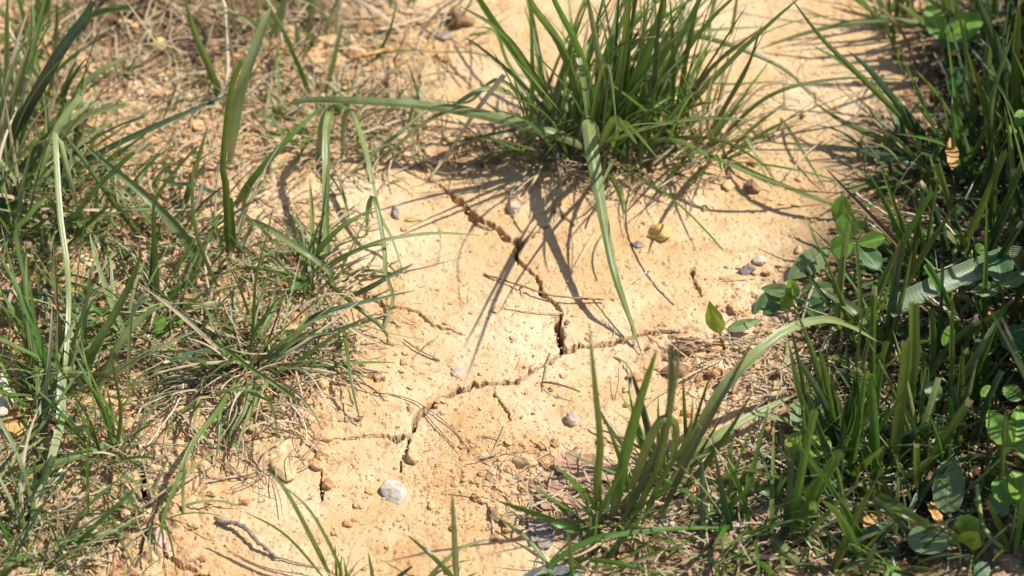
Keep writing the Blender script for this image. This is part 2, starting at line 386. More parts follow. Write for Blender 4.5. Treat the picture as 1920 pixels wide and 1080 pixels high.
def hero_path(pts, f, arc, seg):
    bx, by = pts[0]; m = len(pts); L = [0]
    for a, b in zip(pts, pts[1:]): L.append(L[-1]+math.hypot(b[0]-a[0], b[1]-a[1]))
    out = []
    for (x, y), l in zip(pts, L):
        t = l/L[-1]
        h = f*.000365*max(0, by-y) + arc*.001*math.sin(math.pi*t**.85)
        if t == 0: h = -.001
        out.append(P(x, y, max(h, .0008 if t > 0 else h)))
    return cat(out, seg)
def hero_h(pts3, seg):
    return cat([P(x, y, h*.001) for x, y, h in pts3], seg)
def add_hero(root, spec):
    pts, wpx, kind = spec[:3]; f = spec[3] if len(spec) > 3 else .8; arc = spec[4] if len(spec) > 4 else 0
    prof = spec[5] if len(spec) > 5 else 'leaf'; roll = spec[6] if len(spec) > 6 else random.uniform(-.7, .7)
    seg = 18
    path = hero_h(pts, seg) if len(pts[0]) == 3 else hero_path(pts, f, arc, seg)
    T = np.gradient(path, axis=0); T /= np.linalg.norm(T, axis=1)[:, None]
    vd = np.array(VD); Sd = np.cross(T, vd); Sd /= np.linalg.norm(Sd, axis=1)[:, None]+1e-9
    Nd = np.cross(Sd, T); Sd = Sd*math.cos(roll)+Nd*math.sin(roll)
    sign = 1.0 if random.random() < .5 else -1.0
    V, F, UV = ribbon(path, wpx*MM*1.0, Sd, sign*random.uniform(.12, .32), 4, prof, random.uniform(-.5, .5), .03)
    name = 'blade'
    return mesh_obj(name, V-np.array(root.location), F, M[kind], root, UV)
def grow(base, az, L, lean, curve, seg=12):
    """a blade path from the soil: lean = start angle from vertical, curve = total extra bend"""
    p = np.array(base, dtype=float); out = [p.copy()]; st = L/seg
    d = np.array([math.cos(az), math.sin(az), 0.]); wob = random.uniform(-.05, .05); az2 = az
    for k in range(seg):
        th = lean + curve*((k+.5)/seg)**1.4; az2 += wob
        d = np.array([math.cos(az2), math.sin(az2), 0.])
        p = p + st*(d*math.sin(th)+np.array([0, 0, math.cos(th)]))
        g = base[2] - .001
        if p[2] < g+.0015: p[2] = g+.0015+.0006*random.random()
        out.append(p.copy())
    return np.array(out)
def proc_blade(base, az, L, lean, curve, wid, seg=12, prof='leaf'):
    path = grow(base, az, L, lean, curve, seg)
    side = np.array([-math.sin(az), math.cos(az), 0.])
    return ribbon(path, wid, side, random.choice((-1, 1))*random.uniform(.15, .45), 2, prof, random.uniform(-1.3, 1.3), .03)
def pick(mix):
    r = random.random()*sum(w for _, w in mix)
    for k, w_ in mix:
        r -= w_
        if r <= 0: return k
    return mix[-1][0]
U_ = math.pi/2
def tuft(px, py, label, heroes=(), n=20, rx=25, ry=15, L=(30, 70), lean=(.2, .9), curve=(.2, 1.2), wid=(1.2, 2.6), mix=(('g', 1),), bias=None, bw=.0, group='grass tufts growing from the clay', cutp=.1, name='grass_tuft', up=0, upL=(35, 80)):
    base = P(px, py, 0); root = empty(name, base); tag(root, label, 'grass tuft', group)
    for s in heroes: add_hero(root, s)
    for _ in range(n):
        a = random.uniform(0, 2*math.pi); q = math.sqrt(random.random())
        bx, by = px+rx*q*math.cos(a), py+ry*q*math.sin(a); b = P(bx, by, -.001)
        az = random.uniform(0, 2*math.pi)
        if random.random() < .6: az = math.atan2(-math.sin(a), math.cos(a))+random.gauss(0, .5)
        if bias is not None and random.random() < bw: az = bias+random.gauss(0, .5)
        le = random.uniform(*lean)*(.4+.8*q); k = pick(mix)
        prof = 'cut' if random.random() < cutp else ('leaf' if random.random() < .6 else 'spear')
        V, F, UV = proc_blade(b, az, random.uniform(*L)*.001, le, random.uniform(*curve), random.uniform(*wid)*.001*(1.5 if random.random() < .08 else 1), 12, prof)
        mesh_obj('blade', V-np.array(base), F, M[k], root, UV)
    for _ in range(up):                                  # thick upright cut stems
        b = P(px+rx*random.uniform(-1, 1), py+ry*random.uniform(-1, 1), -.001)
        az = random.choice((random.gauss(U_, .6), random.gauss(.2, .7), random.gauss(2.9, .7)))
        V, F, UV = ribbon(grow(b, az, random.uniform(*upL)*.001, random.uniform(.05, .5), random.uniform(-.1, .4), 12), random.uniform(2.4, 4.4)*.001, np.array([1, random.uniform(-.6, .6), 0]), random.choice((-1, 1))*random.uniform(.25, .6), 4, random.choice(('cut', 'spear', 'leaf')), random.uniform(-.8, .8), .03)
        mesh_obj('blade', V-np.array(base), F, M[pick((('g', 5), ('b', 3), ('k', 2), ('p', 1)))], root, UV)
    return root

G3 = (('g', 5), ('b', 2), ('p', 2), ('s', 1)); DK = (('g', 4), ('k', 5), ('b', 1), ('p', 1)); LF = (('p', 5), ('g', 4), ('k', 1), ('b', 2), ('s', 2), ('n', .5))
# ---- the big tuft at the top centre
tuft(1125, 274, 'large dense green grass tuft at top centre, above the branching crack', [
 ([(1110,285,0),(1060,258,18),(950,225,30),(820,200,36),(700,190,36),(590,187,30),(515,200,22)], 21, 'p', 0, 0, 'leaf', .0),
 ([(1135,292,0),(1112,240,25),(1103,226,35),(1107,258,38),(1115,310,36),(1130,400,30),(1153,515,22),(1182,600,9),(1206,674,1)], 34, 'p', 0, 0, 'drop', .1),
 ([(1000,190,12),(913,167,40),(840,207,34),(773,247,24),(707,313,8)], 13, 'p'),
 ([(1090,270),(1085,180),(1050,80),(1000,10),(985,-40)], 20, 'g', .9),
 ([(1100,270),(1110,180),(1085,90),(1040,0),(1020,-60)], 16, 'b', .9),
 ([(1110,270),(1130,170),(1115,60),(1095,-40)], 15, 'p', .95),
 ([(1130,270),(1160,150),(1175,40),(1180,-60)], 17, 'g', .95),
 ([(1140,270),(1190,150),(1235,40),(1250,-40)], 22, 'b', .9),
 ([(1150,270),(1210,170),(1260,80),(1310,30)], 12, 'g', .85),
 ([(1130,230),(1200,210),(1290,150),(1340,80)], 12, 'b', .6),
 ([(1160,250),(1280,190),(1340,120),(1430,50)], 12, 'g', .8),
 ([(1180,240),(1290,165),(1380,158),(1480,152)], 8, 'g', .4, 14),
 ([(1080,270),(1000,140),(940,60),(860,10)], 13, 'g', .8),
 ([(1070,260),(970,150),(900,90),(870,70)], 10, 'k', .7),
 ([(1060,250),(960,130),(930,60),(885,50)], 9, 'g', .7),
 ([(1060,240),(960,90),(900,0),(880,-40)], 16, 'b', .8),
 ([(1030,240),(940,150),(880,190),(830,190)], 8, 'p', .5, 20),
 ([(1120,300),(1170,260),(1230,200),(1300,160)], 12, 'b', .5, 10),
 ([(1110,290),(1100,200),(1080,100),(1050,150)], 14, 'p', .6, 20),
 ([(1160,290),(1250,260),(1330,290),(1420,330),(1560,378)], 11, 'g', .2, 26),
 ([(1130,270),(1140,150),(1135,60),(1100,-10)], 9, 'b', .95),
 ([(1150,280),(1170,200),(1200,100),(1210,-20)], 13, 'g', .95),
 ([(1170,280),(1220,200),(1230,90),(1245,-30)], 11, 'k', .9),
 ([(1030,250),(990,240),(905,255),(835,270)], 8, 'k', .3, 14),
 ([(1120,295,0),(1150,225,50),(1170,238,85),(1195,271,120)], 15, 'g'),
 ([(1140,295,0),(1165,230,55),(1190,245,95),(1236,300,130)], 11, 'b'),
 ([(1100,290,0),(1125,150,70),(1142,130,105),(1158,262,108)], 9, 'g'),
 ([(1040,250,5),(1045,300,10),(1052,360,5),(1040,430,1)], 8, 's'),
 ([(1020,300,4),(1000,340,8),(985,360,1)], 6, 's'),
 ], 190, 150, 66, (30, 110), (.05, .9), (.0, 1.2), (.9, 3.0), (('g', 6), ('b', 4), ('k', 1), ('p', 3), ('s', .8)), 1.1, .75, cutp=.04)
tuft(1000, 300, 'low fringe of thin blades and straw along the front foot of the big central tuft', [], 60, 110, 25, (10, 34), (.4, 1.3), (.1, 1.), (.6, 1.6), (('s', 5), ('g', 3), ('p', 2), ('n', 2)))
tuft(1215, 325, 'short spiky fringe at the right foot of the big central tuft', [], 50, 90, 22, (10, 38), (.4, 1.3), (.1, 1.), (.6, 1.8), (('s', 3), ('g', 5), ('b', 2), ('n', 2)))
tuft(1325, 285, 'wispy fine grass tuft just right of the big central tuft', [
 ([(1330,290),(1350,220),(1400,130),(1430,40)], 9, 'g', .9),
 ([(1330,280),(1440,180),(1570,147),(1715,150)], 9, 'g', .5, 10),
 ([(1335,290),(1420,170),(1500,160),(1600,170)], 6, 's', .4, 10),
 ([(1310,280),(1290,200),(1350,110),(1420,60)], 7, 'n', .9),
 ([(1300,285),(1340,230),(1440,50)], 6, 'g', .9),
 ([(1350,290),(1400,320),(1470,350),(1560,385),(1640,405)], 12, 'g', .2, 12),
 ([(1340,190),(1400,260),(1430,320),(1450,360)], 8, 'p', .1, 14),
 ([(1460,215),(1490,260),(1520,310),(1550,360)], 7, 'g', .2, 6)],
 46, 55, 32, (25, 75), (.3, 1.0), (.1, 1.0), (.7, 1.8), (('g', 5), ('b', 3), ('p', 1), ('s', 2)))
tuft(1290, 70, 'pale curved grass blades behind the big central tuft, drooping to the right', [
 ([(1230,90),(1290,68),(1370,85),(1470,130),(1530,190)], 12, 'p', .3, 25),
 ([(1180,80),(1290,62),(1360,55),(1440,50)], 9, 'g', .3, 15),
 ([(1330,70),(1335,20),(1340,-30)], 8, 'g'), ([(1370,70),(1378,20),(1385,-30)], 8, 'g')], 14, 60, 20, (30, 70), (.2, .8), (.2, .9), (.8, 2.2), G3)

# ---- left side
tuft(0, 320, 'broad dark grass blades leaning up along the left edge', [
 ([(-10,310),(60,187),(117,90),(160,33),(177,-10)], 24, 'k', .8, 6, 'leaf', .1),
 ([(-10,280),(20,200),(50,100),(60,10)], 14, 'p', .9), ([(10,330),(30,250),(60,180),(90,160)], 8, 'p', .7),
 ([(0,250),(10,150),(12,60),(14,-20)], 13, 'p', .9)], 26, 50, 40, (40, 100), (.2, .7), (.1, .7), (1.2, 3.), LF, 1.2, .4)
tuft(60, 60, 'upright yellow-green grass blades at the top left corner', [
 ([(62,65),(75,30),(95,-20)], 26, 'b', .8), ([(60,90),(45,40),(30,-20)], 16, 'b', .8), ([(100,110),(105,60),(108,0)], 9, 'g'),
 ([(20,110),(70,70),(130,30),(162,8)], 7, 's', .5, 6), ([(0,100),(30,90),(70,75)], 9, 'k', .3, 6)], 18, 70, 30, (25, 60), (.1, .7), (.1, .8), (1., 3.), (('b', 4), ('p', 3), ('g', 3), ('s', 1)))
tuft(225, 152, 'small green seedling-like tuft on bare orange soil near the top left', [
 ([(225,155),(245,130),(280,115)], 8, 'g', .5), ([(222,150),(215,125),(205,95)], 5, 'g'), ([(225,155),(262,100)], 5, 'g')], 7, 12, 8, (8, 22), (.5, 1.1), (.2, .8), (.7, 1.6), (('g', 4), ('s', 1)))
tuft(415, 185, 'single long grass blade leaning out of the top edge, left of centre', [
 ([(415,185),(390,120),(365,60),(345,-10)], 16, 'g', .85, 4), ([(440,75),(437,30),(430,-30)], 11, 's'), ([(430,190),(438,130),(430,70),(425,10)], 7, 's', .8)], 8, 30, 14, (20, 45), (.4, 1.), (.2, .9), (.7, 1.6), LF)
tuft(560, 60, 'cluster of thin upright blades at the top edge left of the big tuft', [
 ([(510,80),(525,30),(540,-20)], 22, 'p', .9), ([(480,90),(482,30),(484,-20)], 9, 'p'), ([(560,130),(540,70),(500,0)], 9, 'g', .8), ([(585,185),(560,120),(530,60)], 12, 'b', .7),
 ([(600,90),(575,60),(585,0)], 7, 'b'), ([(630,70),(632,0)], 8, 's')], 22, 80, 40, (25, 70), (.2, .8), (.1, .8), (.8, 2.4), (('p', 4), ('b', 3), ('g', 3), ('s', 2)))
tuft(430, 478, 'tall cut grass culm with spreading leaves left of the cracked patch', [
 ([(430,480),(428,430),(425,350),(420,300),(435,170),(455,115)], 15, 'g', .95, 0, 'cut', .1),
 ([(432,478),(430,420),(428,370)], 24, 'b', .8, 0, 'cut', .1),
 ([(430,310),(450,180),(490,60),(510,10)], 24, 'p', .8, 10, 'leaf', .1),
 ([(440,385),(470,340),(540,260),(605,198)], 15, 'b', .6, 8, 'leaf', .2),
 ([(440,405),(500,427),(567,470),(617,510),(633,560)], 13, 'p', .3, 22, 'leaf', .2),
 ([(415,545),(393,503),(367,427),(362,360),(367,310),(400,283)], 9, 'p', .9, 0),
 ([(382,512),(377,493),(340,437),(300,393),(263,357),(193,300),(150,262)], 22, 'p', .5, 8, 'leaf', .15),
 ([(440,380),(370,350),(330,345),(285,335)], 10, 'k', .4, 10), ([(425,400),(415,460),(380,470),(350,450)], 9, 'g', .3, 8),
 ([(450,400),(480,330),(520,290)], 8, 'g', .7)], 20, 40, 20, (20, 60), (.4, 1.2), (.2, 1.), (.9, 2.2), LF)
tuft(130, 328, 'long dark blade sweeping up diagonally across bare soil at upper left', [
 ([(120,328),(200,280),(330,220),(470,162)], 13, 'k', .7, 8, 'leaf', .2), ([(270,452),(257,437),(195,355),(150,290),(108,235)], 12, 'g', .6, 4, 'leaf', .2),
 ([(160,350),(200,300),(260,260)], 7, 'g', .6), ([(110,330),(118,290),(105,245)], 10, 'g', .8)], 34, 70, 40, (20, 60), (.5, 1.2), (.1, .9), (.9, 2.2), LF)
tuft(295, 566, 'stiff upright spear-shaped dark blade in the left grass', [
 ([(295,568),(292,500),(288,430),(288,362)], 12, 'g', .95, 0, 'leaf', .1), ([(300,600),(250,590),(170,585),(100,600)], 9, 'p', .2, 14),
 ([(290,580),(340,540),(380,500)], 9, 'b', .5)], 34, 60, 30, (20, 50), (.5, 1.2), (.1, 1.), (.9, 2.2), LF)
tuft(473, 652, 'thin needle-like blade rising from the sprawling left tuft', [
 ([(472,655),(475,600),(480,520),(500,440),(516,372)], 8, 'g', .95, 0, 'spear')], 6, 12, 8, (15, 30), (.4, 1.), (.2, .8), (.8, 1.6), LF)
tuft(130, 730, 'long pale flattened blades hanging down at the lower left', [
 ([(160,440,0),(128,330,42),(105,250,56),(113,400,45),(126,493,38),(130,570,30),(126,660,20),(122,720,12)], 12, 'p', 0, 0, 'cut', .1),
 ([(160,735,0),(135,700,16),(117,705,20),(113,793,14),(90,880,10),(63,953,6),(53,1035,2)], 18, 'p', 0, 0, 'leaf', .1),
 ([(125,480,0),(108,400,38),(85,370,50),(50,410,46),(30,437,42),(47,520,34),(57,600,26),(67,660,20),(72,740,14),(78,873,2)], 11, 'g', 0, 0, 'cut', .15),
 ([(120,730),(140,640),(165,560),(170,500)], 9, 'p', .8), ([(150,735),(175,660),(217,587),(247,527),(267,470)], 17, 'g', .75, 4, 'leaf', .1),
 ([(180,740),(220,650),(260,600),(300,570)], 16, 'p', .6, 4, 'leaf', .2), ([(100,560),(60,550),(0,547),(-30,550)], 10, 'g', .1, 8),
 ([(197,572),(133,560),(67,550),(0,546),(-20,548)], 10, 'k', .2, 14), ([(-10,600),(40,570),(80,560)], 20, 'b', .4, 8),
 ([(40,693),(133,667),(233,620),(300,577),(367,570),(433,590)], 7, 'p', .3, 12), ([(240,740),(242,640),(250,560)], 8, 'p', .8)],
 44, 90, 45, (30, 80), (.3, 1.), (.1, .9), (.9, 2.8), LF, 1.8, .3)
tuft(40, 470, 'thick sprawl of mixed pale and dark blades at the left edge above the shaded hollow', [
 ([(0,530),(40,500),(90,470),(110,455)], 8, 'p', .3, 6), ([(100,460),(60,470),(0,480)], 9, 'g', .2, 8), ([(120,380),(150,420),(165,450)], 12, 'g', .2, 18)],
 70, 100, 70, (30, 80), (.3, 1.15), (.1, 1.), (.9, 3.), LF)
tuft(455, 690, 'sprawling low tuft of thin dull blades beside the left end of the crack', [
 ([(580,763),(520,722),(467,687),(417,650),(367,620)], 9, 'b', .2, 8), ([(455,695),(440,720),(413,763),(410,820),(403,882)], 11, 'p', .3, 12),
 ([(465,700),(467,727),(457,770),(430,817),(423,848)], 10, 'p', .3, 12), ([(450,700),(410,767),(360,833),(333,900),(310,960),(290,1040)], 10, 'g', .3, 20),
 ([(470,690),(520,650),(590,600),(640,590)], 8, 'g', .5, 8), ([(480,690),(540,660),(600,620),(680,560)], 6, 's', .6, 5), ([(440,690),(380,690),(300,700),(220,740)], 7, 'p', .3, 12),
 ([(465,690),(480,620),(520,560)], 8, 'g', .8), ([(490,690),(560,690),(630,700),(690,720)], 6, 's', .1, 8), ([(500,700),(560,740),(600,800),(580,830)], 5, 's', .1, 8),
 ([(640,590),(650,650),(660,720),(678,800)], 8, 'g', .3, 14)],
 70, 75, 42, (20, 62), (.5, 1.35), (.1, .9), (.8, 2.2), (('g', 4), ('p', 5), ('k', 2), ('s', 3)))
tuft(580, 522, 'tuft with curved blades arching out over the left of the cracked patch', [
 ([(608,510),(640,485),(680,465),(735,447),(820,437),(908,442)], 9, 'p', .5, 14, 'leaf', .2), ([(650,560),(700,535),(735,515),(777,494)], 11, 'k', .6, 4),
 ([(560,612),(600,590),(640,577),(715,560),(777,545)], 11, 'k', .5, 8, 'leaf', .2), ([(567,527),(533,513),(467,503),(410,517)], 10, 'g', .2, 12),
 ([(582,520),(560,530),(547,545),(527,572)], 15, 'b', .2, 6), ([(580,512),(593,477),(640,427),(705,388)], 14, 'g', .6, 4), ([(585,520),(590,440),(620,380)], 7, 'g', .7),
 ([(590,510),(660,470),(740,440)], 6, 's', .3, 6), ([(600,520),(660,570),(720,620),(725,650)], 10, 'g', .2, 12), ([(600,530),(640,600),(700,640),(735,650)], 6, 's', .1, 8)],
 52, 60, 45, (20, 55), (.5, 1.25), (.1, 1.), (.8, 2.0), LF)
tuft(600, 250, 'pale strap-like leaves hanging beside the tip of the longest blade', [
 ([(596,300,0),(606,230,22),(620,208,30),(612,240,36),(611,330,28),(610,400,16),(613,480,2)], 17, 'p', 0, 0, 'cut', .1), ([(640,300,0),(645,225,22),(658,207,29),(688,290,28),(712,400,18),(737,450,10),(760,525,1)], 11, 'p', 0, 0, 'leaf', .1),
 ([(688,440,0),(690,390,22),(702,372,29),(720,460,20),(723,510,14),(737,560,6),(722,613,1)], 9, 'p', 0, 0, 'cut', .1), ([(600,215),(640,200),(690,240)], 14, 'b', .3, 10),
 ([(583,480,0),(584,400,14),(580,330,24)], 10, 'p'), ([(650,330),(760,240),(830,180)], 8, 'p', .4, 6)],
 36, 90, 70, (18, 48), (.5, 1.3), (.1, 1.), (.8, 1.9), (('s', 4), ('g', 4), ('p', 3), ('b', 2)))
tuft(700, 250, 'low mat of thin straw and green blades between the upper left tufts', [], 46, 110, 70, (15, 45), (.7, 1.4), (.0, .7), (.6, 1.5), (('s', 6), ('g', 2), ('p', 2), ('n', 2)))
tuft(90, 215, 'leafy mixed tuft at upper left behind the sweeping dark blade', [([(90,215),(75,150),(40,90),(10,60)], 12, 'p', .7, 4), ([(100,215),(130,140),(150,90)], 9, 'p', .8)], 46, 60, 45, (25, 70), (.2, 1.1), (.1, 1.), (.9, 2.6), LF)
tuft(30, 345, 'long-bladed pale tuft at the left edge below the broad dark blade', [([(30,350),(80,300),(130,290),(180,330)], 12, 'p', .5, 8), ([(10,350),(50,300),(105,230)], 13, 'k', .7)], 60, 70, 45, (35, 85), (.2, 1.), (.1, 1.1), (1., 3.), LF)
tuft(330, 440, 'thin straw-mixed tuft between the spear blade and the cut culm', [], 40, 60, 40, (18, 50), (.4, 1.3), (.1, 1.), (.7, 2.), (('p', 4), ('g', 3), ('s', 4), ('n', 1)))
tuft(60, 800, 'pale leaning blades in front of the rocks at the left edge', [([(0,850),(60,820),(120,740),(150,690)], 10, 'p', .5, 4)], 40, 70, 50, (25, 65), (.3, 1.2), (.1, 1.), (.8, 2.4), LF)
tuft(380, 130, 'sparse brown and green blades in the shaded crumbs at the upper left', [], 26, 80, 50, (15, 45), (.3, 1.2), (.1, 1.), (.7, 1.8), (('n', 3), ('s', 3), ('g', 3), ('b', 1)))
tuft(770, 70, 'thin scattered blades and thatch at the top edge just left of the big central tuft', [([(700,120),(730,60),(745,0)], 7, 'g', .8), ([(650,110),(760,95),(850,100)], 6, 'p', .3, 6)], 40, 110, 60, (14, 45), (.5, 1.3), (.0, .9), (.6, 1.6), (('s', 4), ('g', 3), ('n', 2), ('b', 1)))
tuft(200, 850, 'green blades crossing low over orange crumbs at the lower left', [
 ([(247,815),(200,835),(150,853),(67,880),(0,903),(-30,910)], 15, 'g', .1, 10, 'leaf', .2), ([(187,843),(233,855),(283,890)], 10, 'b', .1, 6), ([(165,972),(163,887),(167,763)], 8, 'b', .9),
 ([(217,848),(227,770),(205,650)], 9, 'g', .9), ([(215,850),(190,760),(150,700)], 10, 'b', .8), ([(347,865,24),(343,920,10),(345,972,1)], 7, 'p'), ([(195,870),(170,790),(140,740)], 8, 'g', .8)],
 34, 60, 40, (20, 55), (.4, 1.2), (.1, 1.1), (.7, 2.), LF)
tuft(280, 975, 'curly thin green tuft beside the pinkish flat stone', [
 ([(290,970),(240,940),(220,900),(235,870)], 6, 'g', .4, 4), ([(285,975),(280,1010),(285,1065)], 7, 'p', .1, 8), ([(275,975),(235,985),(205,1030)], 6, 'g', .1, 8), ([(280,970),(200,1000),(120,1010),(70,1020)], 9, 'p', .1, 8)],
 22, 30, 20, (15, 45), (.5, 1.2), (.4, 1.8), (.6, 1.4), LF)
tuft(40, 1050, 'dense green tuft in the bottom left corner', [([(70,940),(100,1000),(135,1085)], 7, 'g', .1, 8), ([(55,1040),(20,1060),(-10,1090)], 12, 'g', .1, 8)],
 50, 90, 50, (20, 60), (.4, 1.2), (.2, 1.1), (.8, 2.3), LF)
tuft(20, 950, 'small tuft of thin blades at the left edge above the corner tuft', [], 26, 50, 40, (20, 45), (.4, 1.2), (.2, 1.1), (.8, 2.), LF)
tuft(350, 740, 'short dry and green tuft between the two lower left tufts', [], 34, 70, 35, (15, 45), (.5, 1.3), (.1, 1.1), (.7, 1.8), LF)
tuft(190, 1085, 'few thin blades at the bottom edge left of the small crack', [([(190,965),(230,1020),(265,1090)], 6, 'g', .1, 6)], 18, 110, 12, (15, 35), (.5, 1.3), (.1, 1.1), (.6, 1.4), LF)
tuft(250, 640, 'mixed tuft over the shaded hollow with a small yellow-green leaf', [], 44, 90, 40, (20, 55), (.5, 1.3), (.1, 1.), (.8, 2.2), LF)
tuft(200, 430, 'tangle of short blades and straw upper left of the culm', [], 50, 90, 50, (20, 55), (.5, 1.3), (.1, 1.), (.8, 2.4), LF)
tuft(640, 1090, 'three thin green blades fanning up to the left from the bottom edge', [
 ([(625,1092),(580,1000),(533,915),(495,878)], 9, 'g', .6, 6), ([(640,1090),(633,1053),(583,960),(527,907)], 7, 'g', .6, 6), ([(612,1090),(533,1003),(455,958)], 7, 'b', .4, 6), ([(632,1090),(628,1020)], 5, 'g')],
 8, 20, 5, (10, 25), (.3, 1.), (.1, .8), (.6, 1.4), G3)
tuft(855, 1090, 'crossed green blades standing at the bottom edge below the white stone', [
 ([(855,1095),(852,1000),(848,922)], 11, 'p', .9, 0, 'leaf', .1), ([(855,1090),(810,1045),(763,1003)], 11, 'g', .5, 4), ([(795,1092),(830,1055),(870,1025),(922,1010)], 8, 'p', .4, 4)],
 3, 10, 4, (8, 18), (.3, 1.), (.1, .8), (.6, 1.4), G3)
tuft(720, 1095, 'short dark blades poking over the bottom edge', [([(735,1092),(775,1060)], 8, 'k'), ([(700,1092),(690,1035)], 7, 'g'), ([(655,1092),(645,1050)], 8, 'b')], 2, 20, 4, (6, 14), (.3, 1.), (.1, .8), (.8, 1.4), G3)

for i, x in enumerate([240, 360, 500]):
    tuft(x, -75, ['dark tall grass cut by the top edge, first of three','dark tall grass cut by the top edge, middle of three','dark tall grass cut by the top edge, last of three before the big tuft'][i], [], 40, 55, 25, (30, 75), (.1, .9), (.1, .8), (1., 3.), (('g', 4), ('n', 2), ('s', 2), ('k', 2)), group='grass along the top edge')
# ---- bottom centre and right
tuft(1150, 985, 'bottom tuft with a lone tall stalk and a broad upright bright blade', [
 ([(1128,990),(1120,915),(1126,830),(1116,720),(1104,605)], 15, 'g', .95, 0, 'leaf', .1), ([(1148,975),(1170,860),(1200,750),(1232,652)], 21, 'b', .9, 0, 'leaf', .1),
 ([(1165,985),(1215,880),(1252,780),(1258,648)], 13, 'k', .9, 0, 'cut', .1), ([(1180,985),(1235,870),(1262,740),(1276,640)], 11, 'g', .95, 0, 'leaf', .1),
 ([(1165,975,0),(1200,870,38),(1230,800,62),(1252,784,66),(1268,805,60),(1262,862,40)], 16, 'g', 0, 0, 'cut', .1),
 ([(1110,992),(1070,990),(1010,965),(930,938)], 16, 'b', .2, 9, 'leaf', .1),
 ([(1200,990),(1240,900),(1290,820),(1300,740)], 10, 'g', .9), ([(1190,980),(1220,900),(1250,860)], 12, 'b', .8), ([(1230,990),(1280,880),(1340,770),(1425,613)], 11, 'k', .85, 0, 'leaf', .1),
 ([(1200,960),(1260,900),(1300,860),(1370,840)], 14, 'g', .5, 6), ([(1150,985),(1100,960),(1070,930)], 6, 's', .3, 5)],
 44, 62, 30, (12, 42), (.3, 1.1), (.1, .9), (.8, 2.2), (('g', 5), ('b', 3), ('k', 2), ('s', 2)), up=2)
tuft(1260, 905, 'broad grey-green blade arching high to the right over the litter', [
 ([(1255,910,0),(1290,850,20),(1345,745,48),(1400,680,60),(1470,622,62),(1540,600,56),(1590,610,46),(1645,640,36)], 21, 'p', 0, 0, 'leaf', .1),
 ([(1290,880),(1285,780),(1280,700)], 10, 'g', .9), ([(1260,880),(1300,845),(1363,808),(1430,770),(1493,740)], 20, 'p', .2, 8, 'leaf', .1)],
 26, 40, 24, (20, 60), (.3, 1.), (.1, .9), (1., 2.6), G3, up=6)
tuft(1110, 1070, 'long low blades crossing the bottom edge beside the dark slate stone', [
 ([(1030,1090),(1040,1053),(1107,1013),(1173,1000),(1280,990),(1420,990)], 12, 'b', .1, 12, 'leaf', .1), ([(1040,1050),(1140,1055),(1230,1075),(1330,1090)], 12, 'b', .1, 8),
 ([(1075,1090),(1070,1040),(1065,1000)], 10, 'b', .9)], 24, 80, 14, (15, 45), (.5, 1.2), (.1, .9), (.9, 2.2), G3)
tuft(1400, 1000, 'flattened green stems lying over pale litter at the lower right', [
 ([(1420,990),(1467,1027),(1503,1063)], 22, 'p', .0, 8, 'cut', .1), ([(1510,952),(1430,918),(1363,903),(1293,912)], 16, 'g', .1, 10, 'leaf', .1), ([(1297,943),(1347,987),(1380,1030),(1460,1047)], 13, 'g', .1, 10),
 ([(1405,910),(1390,970),(1396,1010)], 15, 'p', .1, 4, 'cut'), ([(1345,960),(1375,930),(1400,885)], 12, 'g', .8, 0, 'cut'), ([(1300,1060),(1350,1030),(1450,1060)], 8, 'g', .1, 8)],
 50, 110, 50, (20, 60), (.5, 1.3), (.1, .9), (.9, 2.6), G3, up=9)
tuft(1530, 880, 'clump of upright green stems in front of the yellow-green leaf', [
 ([(1487,1015),(1533,917),(1577,845)], 24, 'b', .85, 0, 'cut', .1), ([(1535,865),(1527,830),(1513,780),(1493,720),(1478,640)], 14, 'g', .9, 0, 'leaf', .1), ([(1607,835),(1573,770),(1553,720),(1535,650)], 20, 'g', .9, 0, 'leaf', .1),
 ([(1560,850),(1590,780),(1600,720)], 12, 'k', .9), ([(1600,900),(1640,820),(1700,730)], 13, 'g', .9)], 26, 80, 60, (18, 55), (.1, .8), (.1, .7), (1.3, 3.6), DK, cutp=.4, up=14)
tuft(1660, 900, 'shaded clump of thick stems with one blade arching down to the right', [
 ([(1673,890),(1683,803),(1693,720),(1700,640)], 20, 'g', .95, 0, 'cut', .1), ([(1608,918),(1663,943),(1713,973),(1790,1015)], 24, 'g', .0, 24, 'leaf', .1), ([(1697,800),(1773,740)], 14, 'g', .6, 0, 'cut'), ([(1620,930),(1640,880),(1660,840)], 15, 'b', .8),
 ([(1555,1030),(1640,990),(1720,970)], 18, 'k', .1, 12)], 30, 100, 70, (18, 50), (.1, .8), (.1, .7), (1.3, 3.6), DK, cutp=.4, up=16)
tuft(1735, 900, 'thick slanting cut blade leaning right above the notched oblong leaf', [
 ([(1720,905),(1747,860),(1780,807),(1818,748)], 19, 'g', .9, 0, 'cut', .1), ([(1460,960),(1560,930),(1640,900),(1740,870)], 6, 's', .1, 10)], 14, 60, 30, (15, 40), (.2, .9), (.1, .8), (1., 2.6), DK, cutp=.3, up=8)
tuft(1640, 660, 'two broad grey-green blades crossing above the arching blade on the right', [
 ([(1668,655),(1633,613),(1600,580),(1537,540)], 27, 'p', .6, 6, 'leaf', .1), ([(1565,590),(1533,540),(1497,495)], 11, 'k', .8), ([(1637,730),(1636,650),(1640,535)], 13, 'b', .95, 0, 'cut', .1), ([(1695,800),(1712,690),(1713,570)], 23, 'g', .95, 0, 'cut', .1),
 ([(1590,740),(1586,640)], 12, 'k', .9)], 24, 80, 60, (15, 45), (.2, .9), (.1, .8), (1.3, 3.4), DK, 2.6, .3, cutp=.3, up=10)
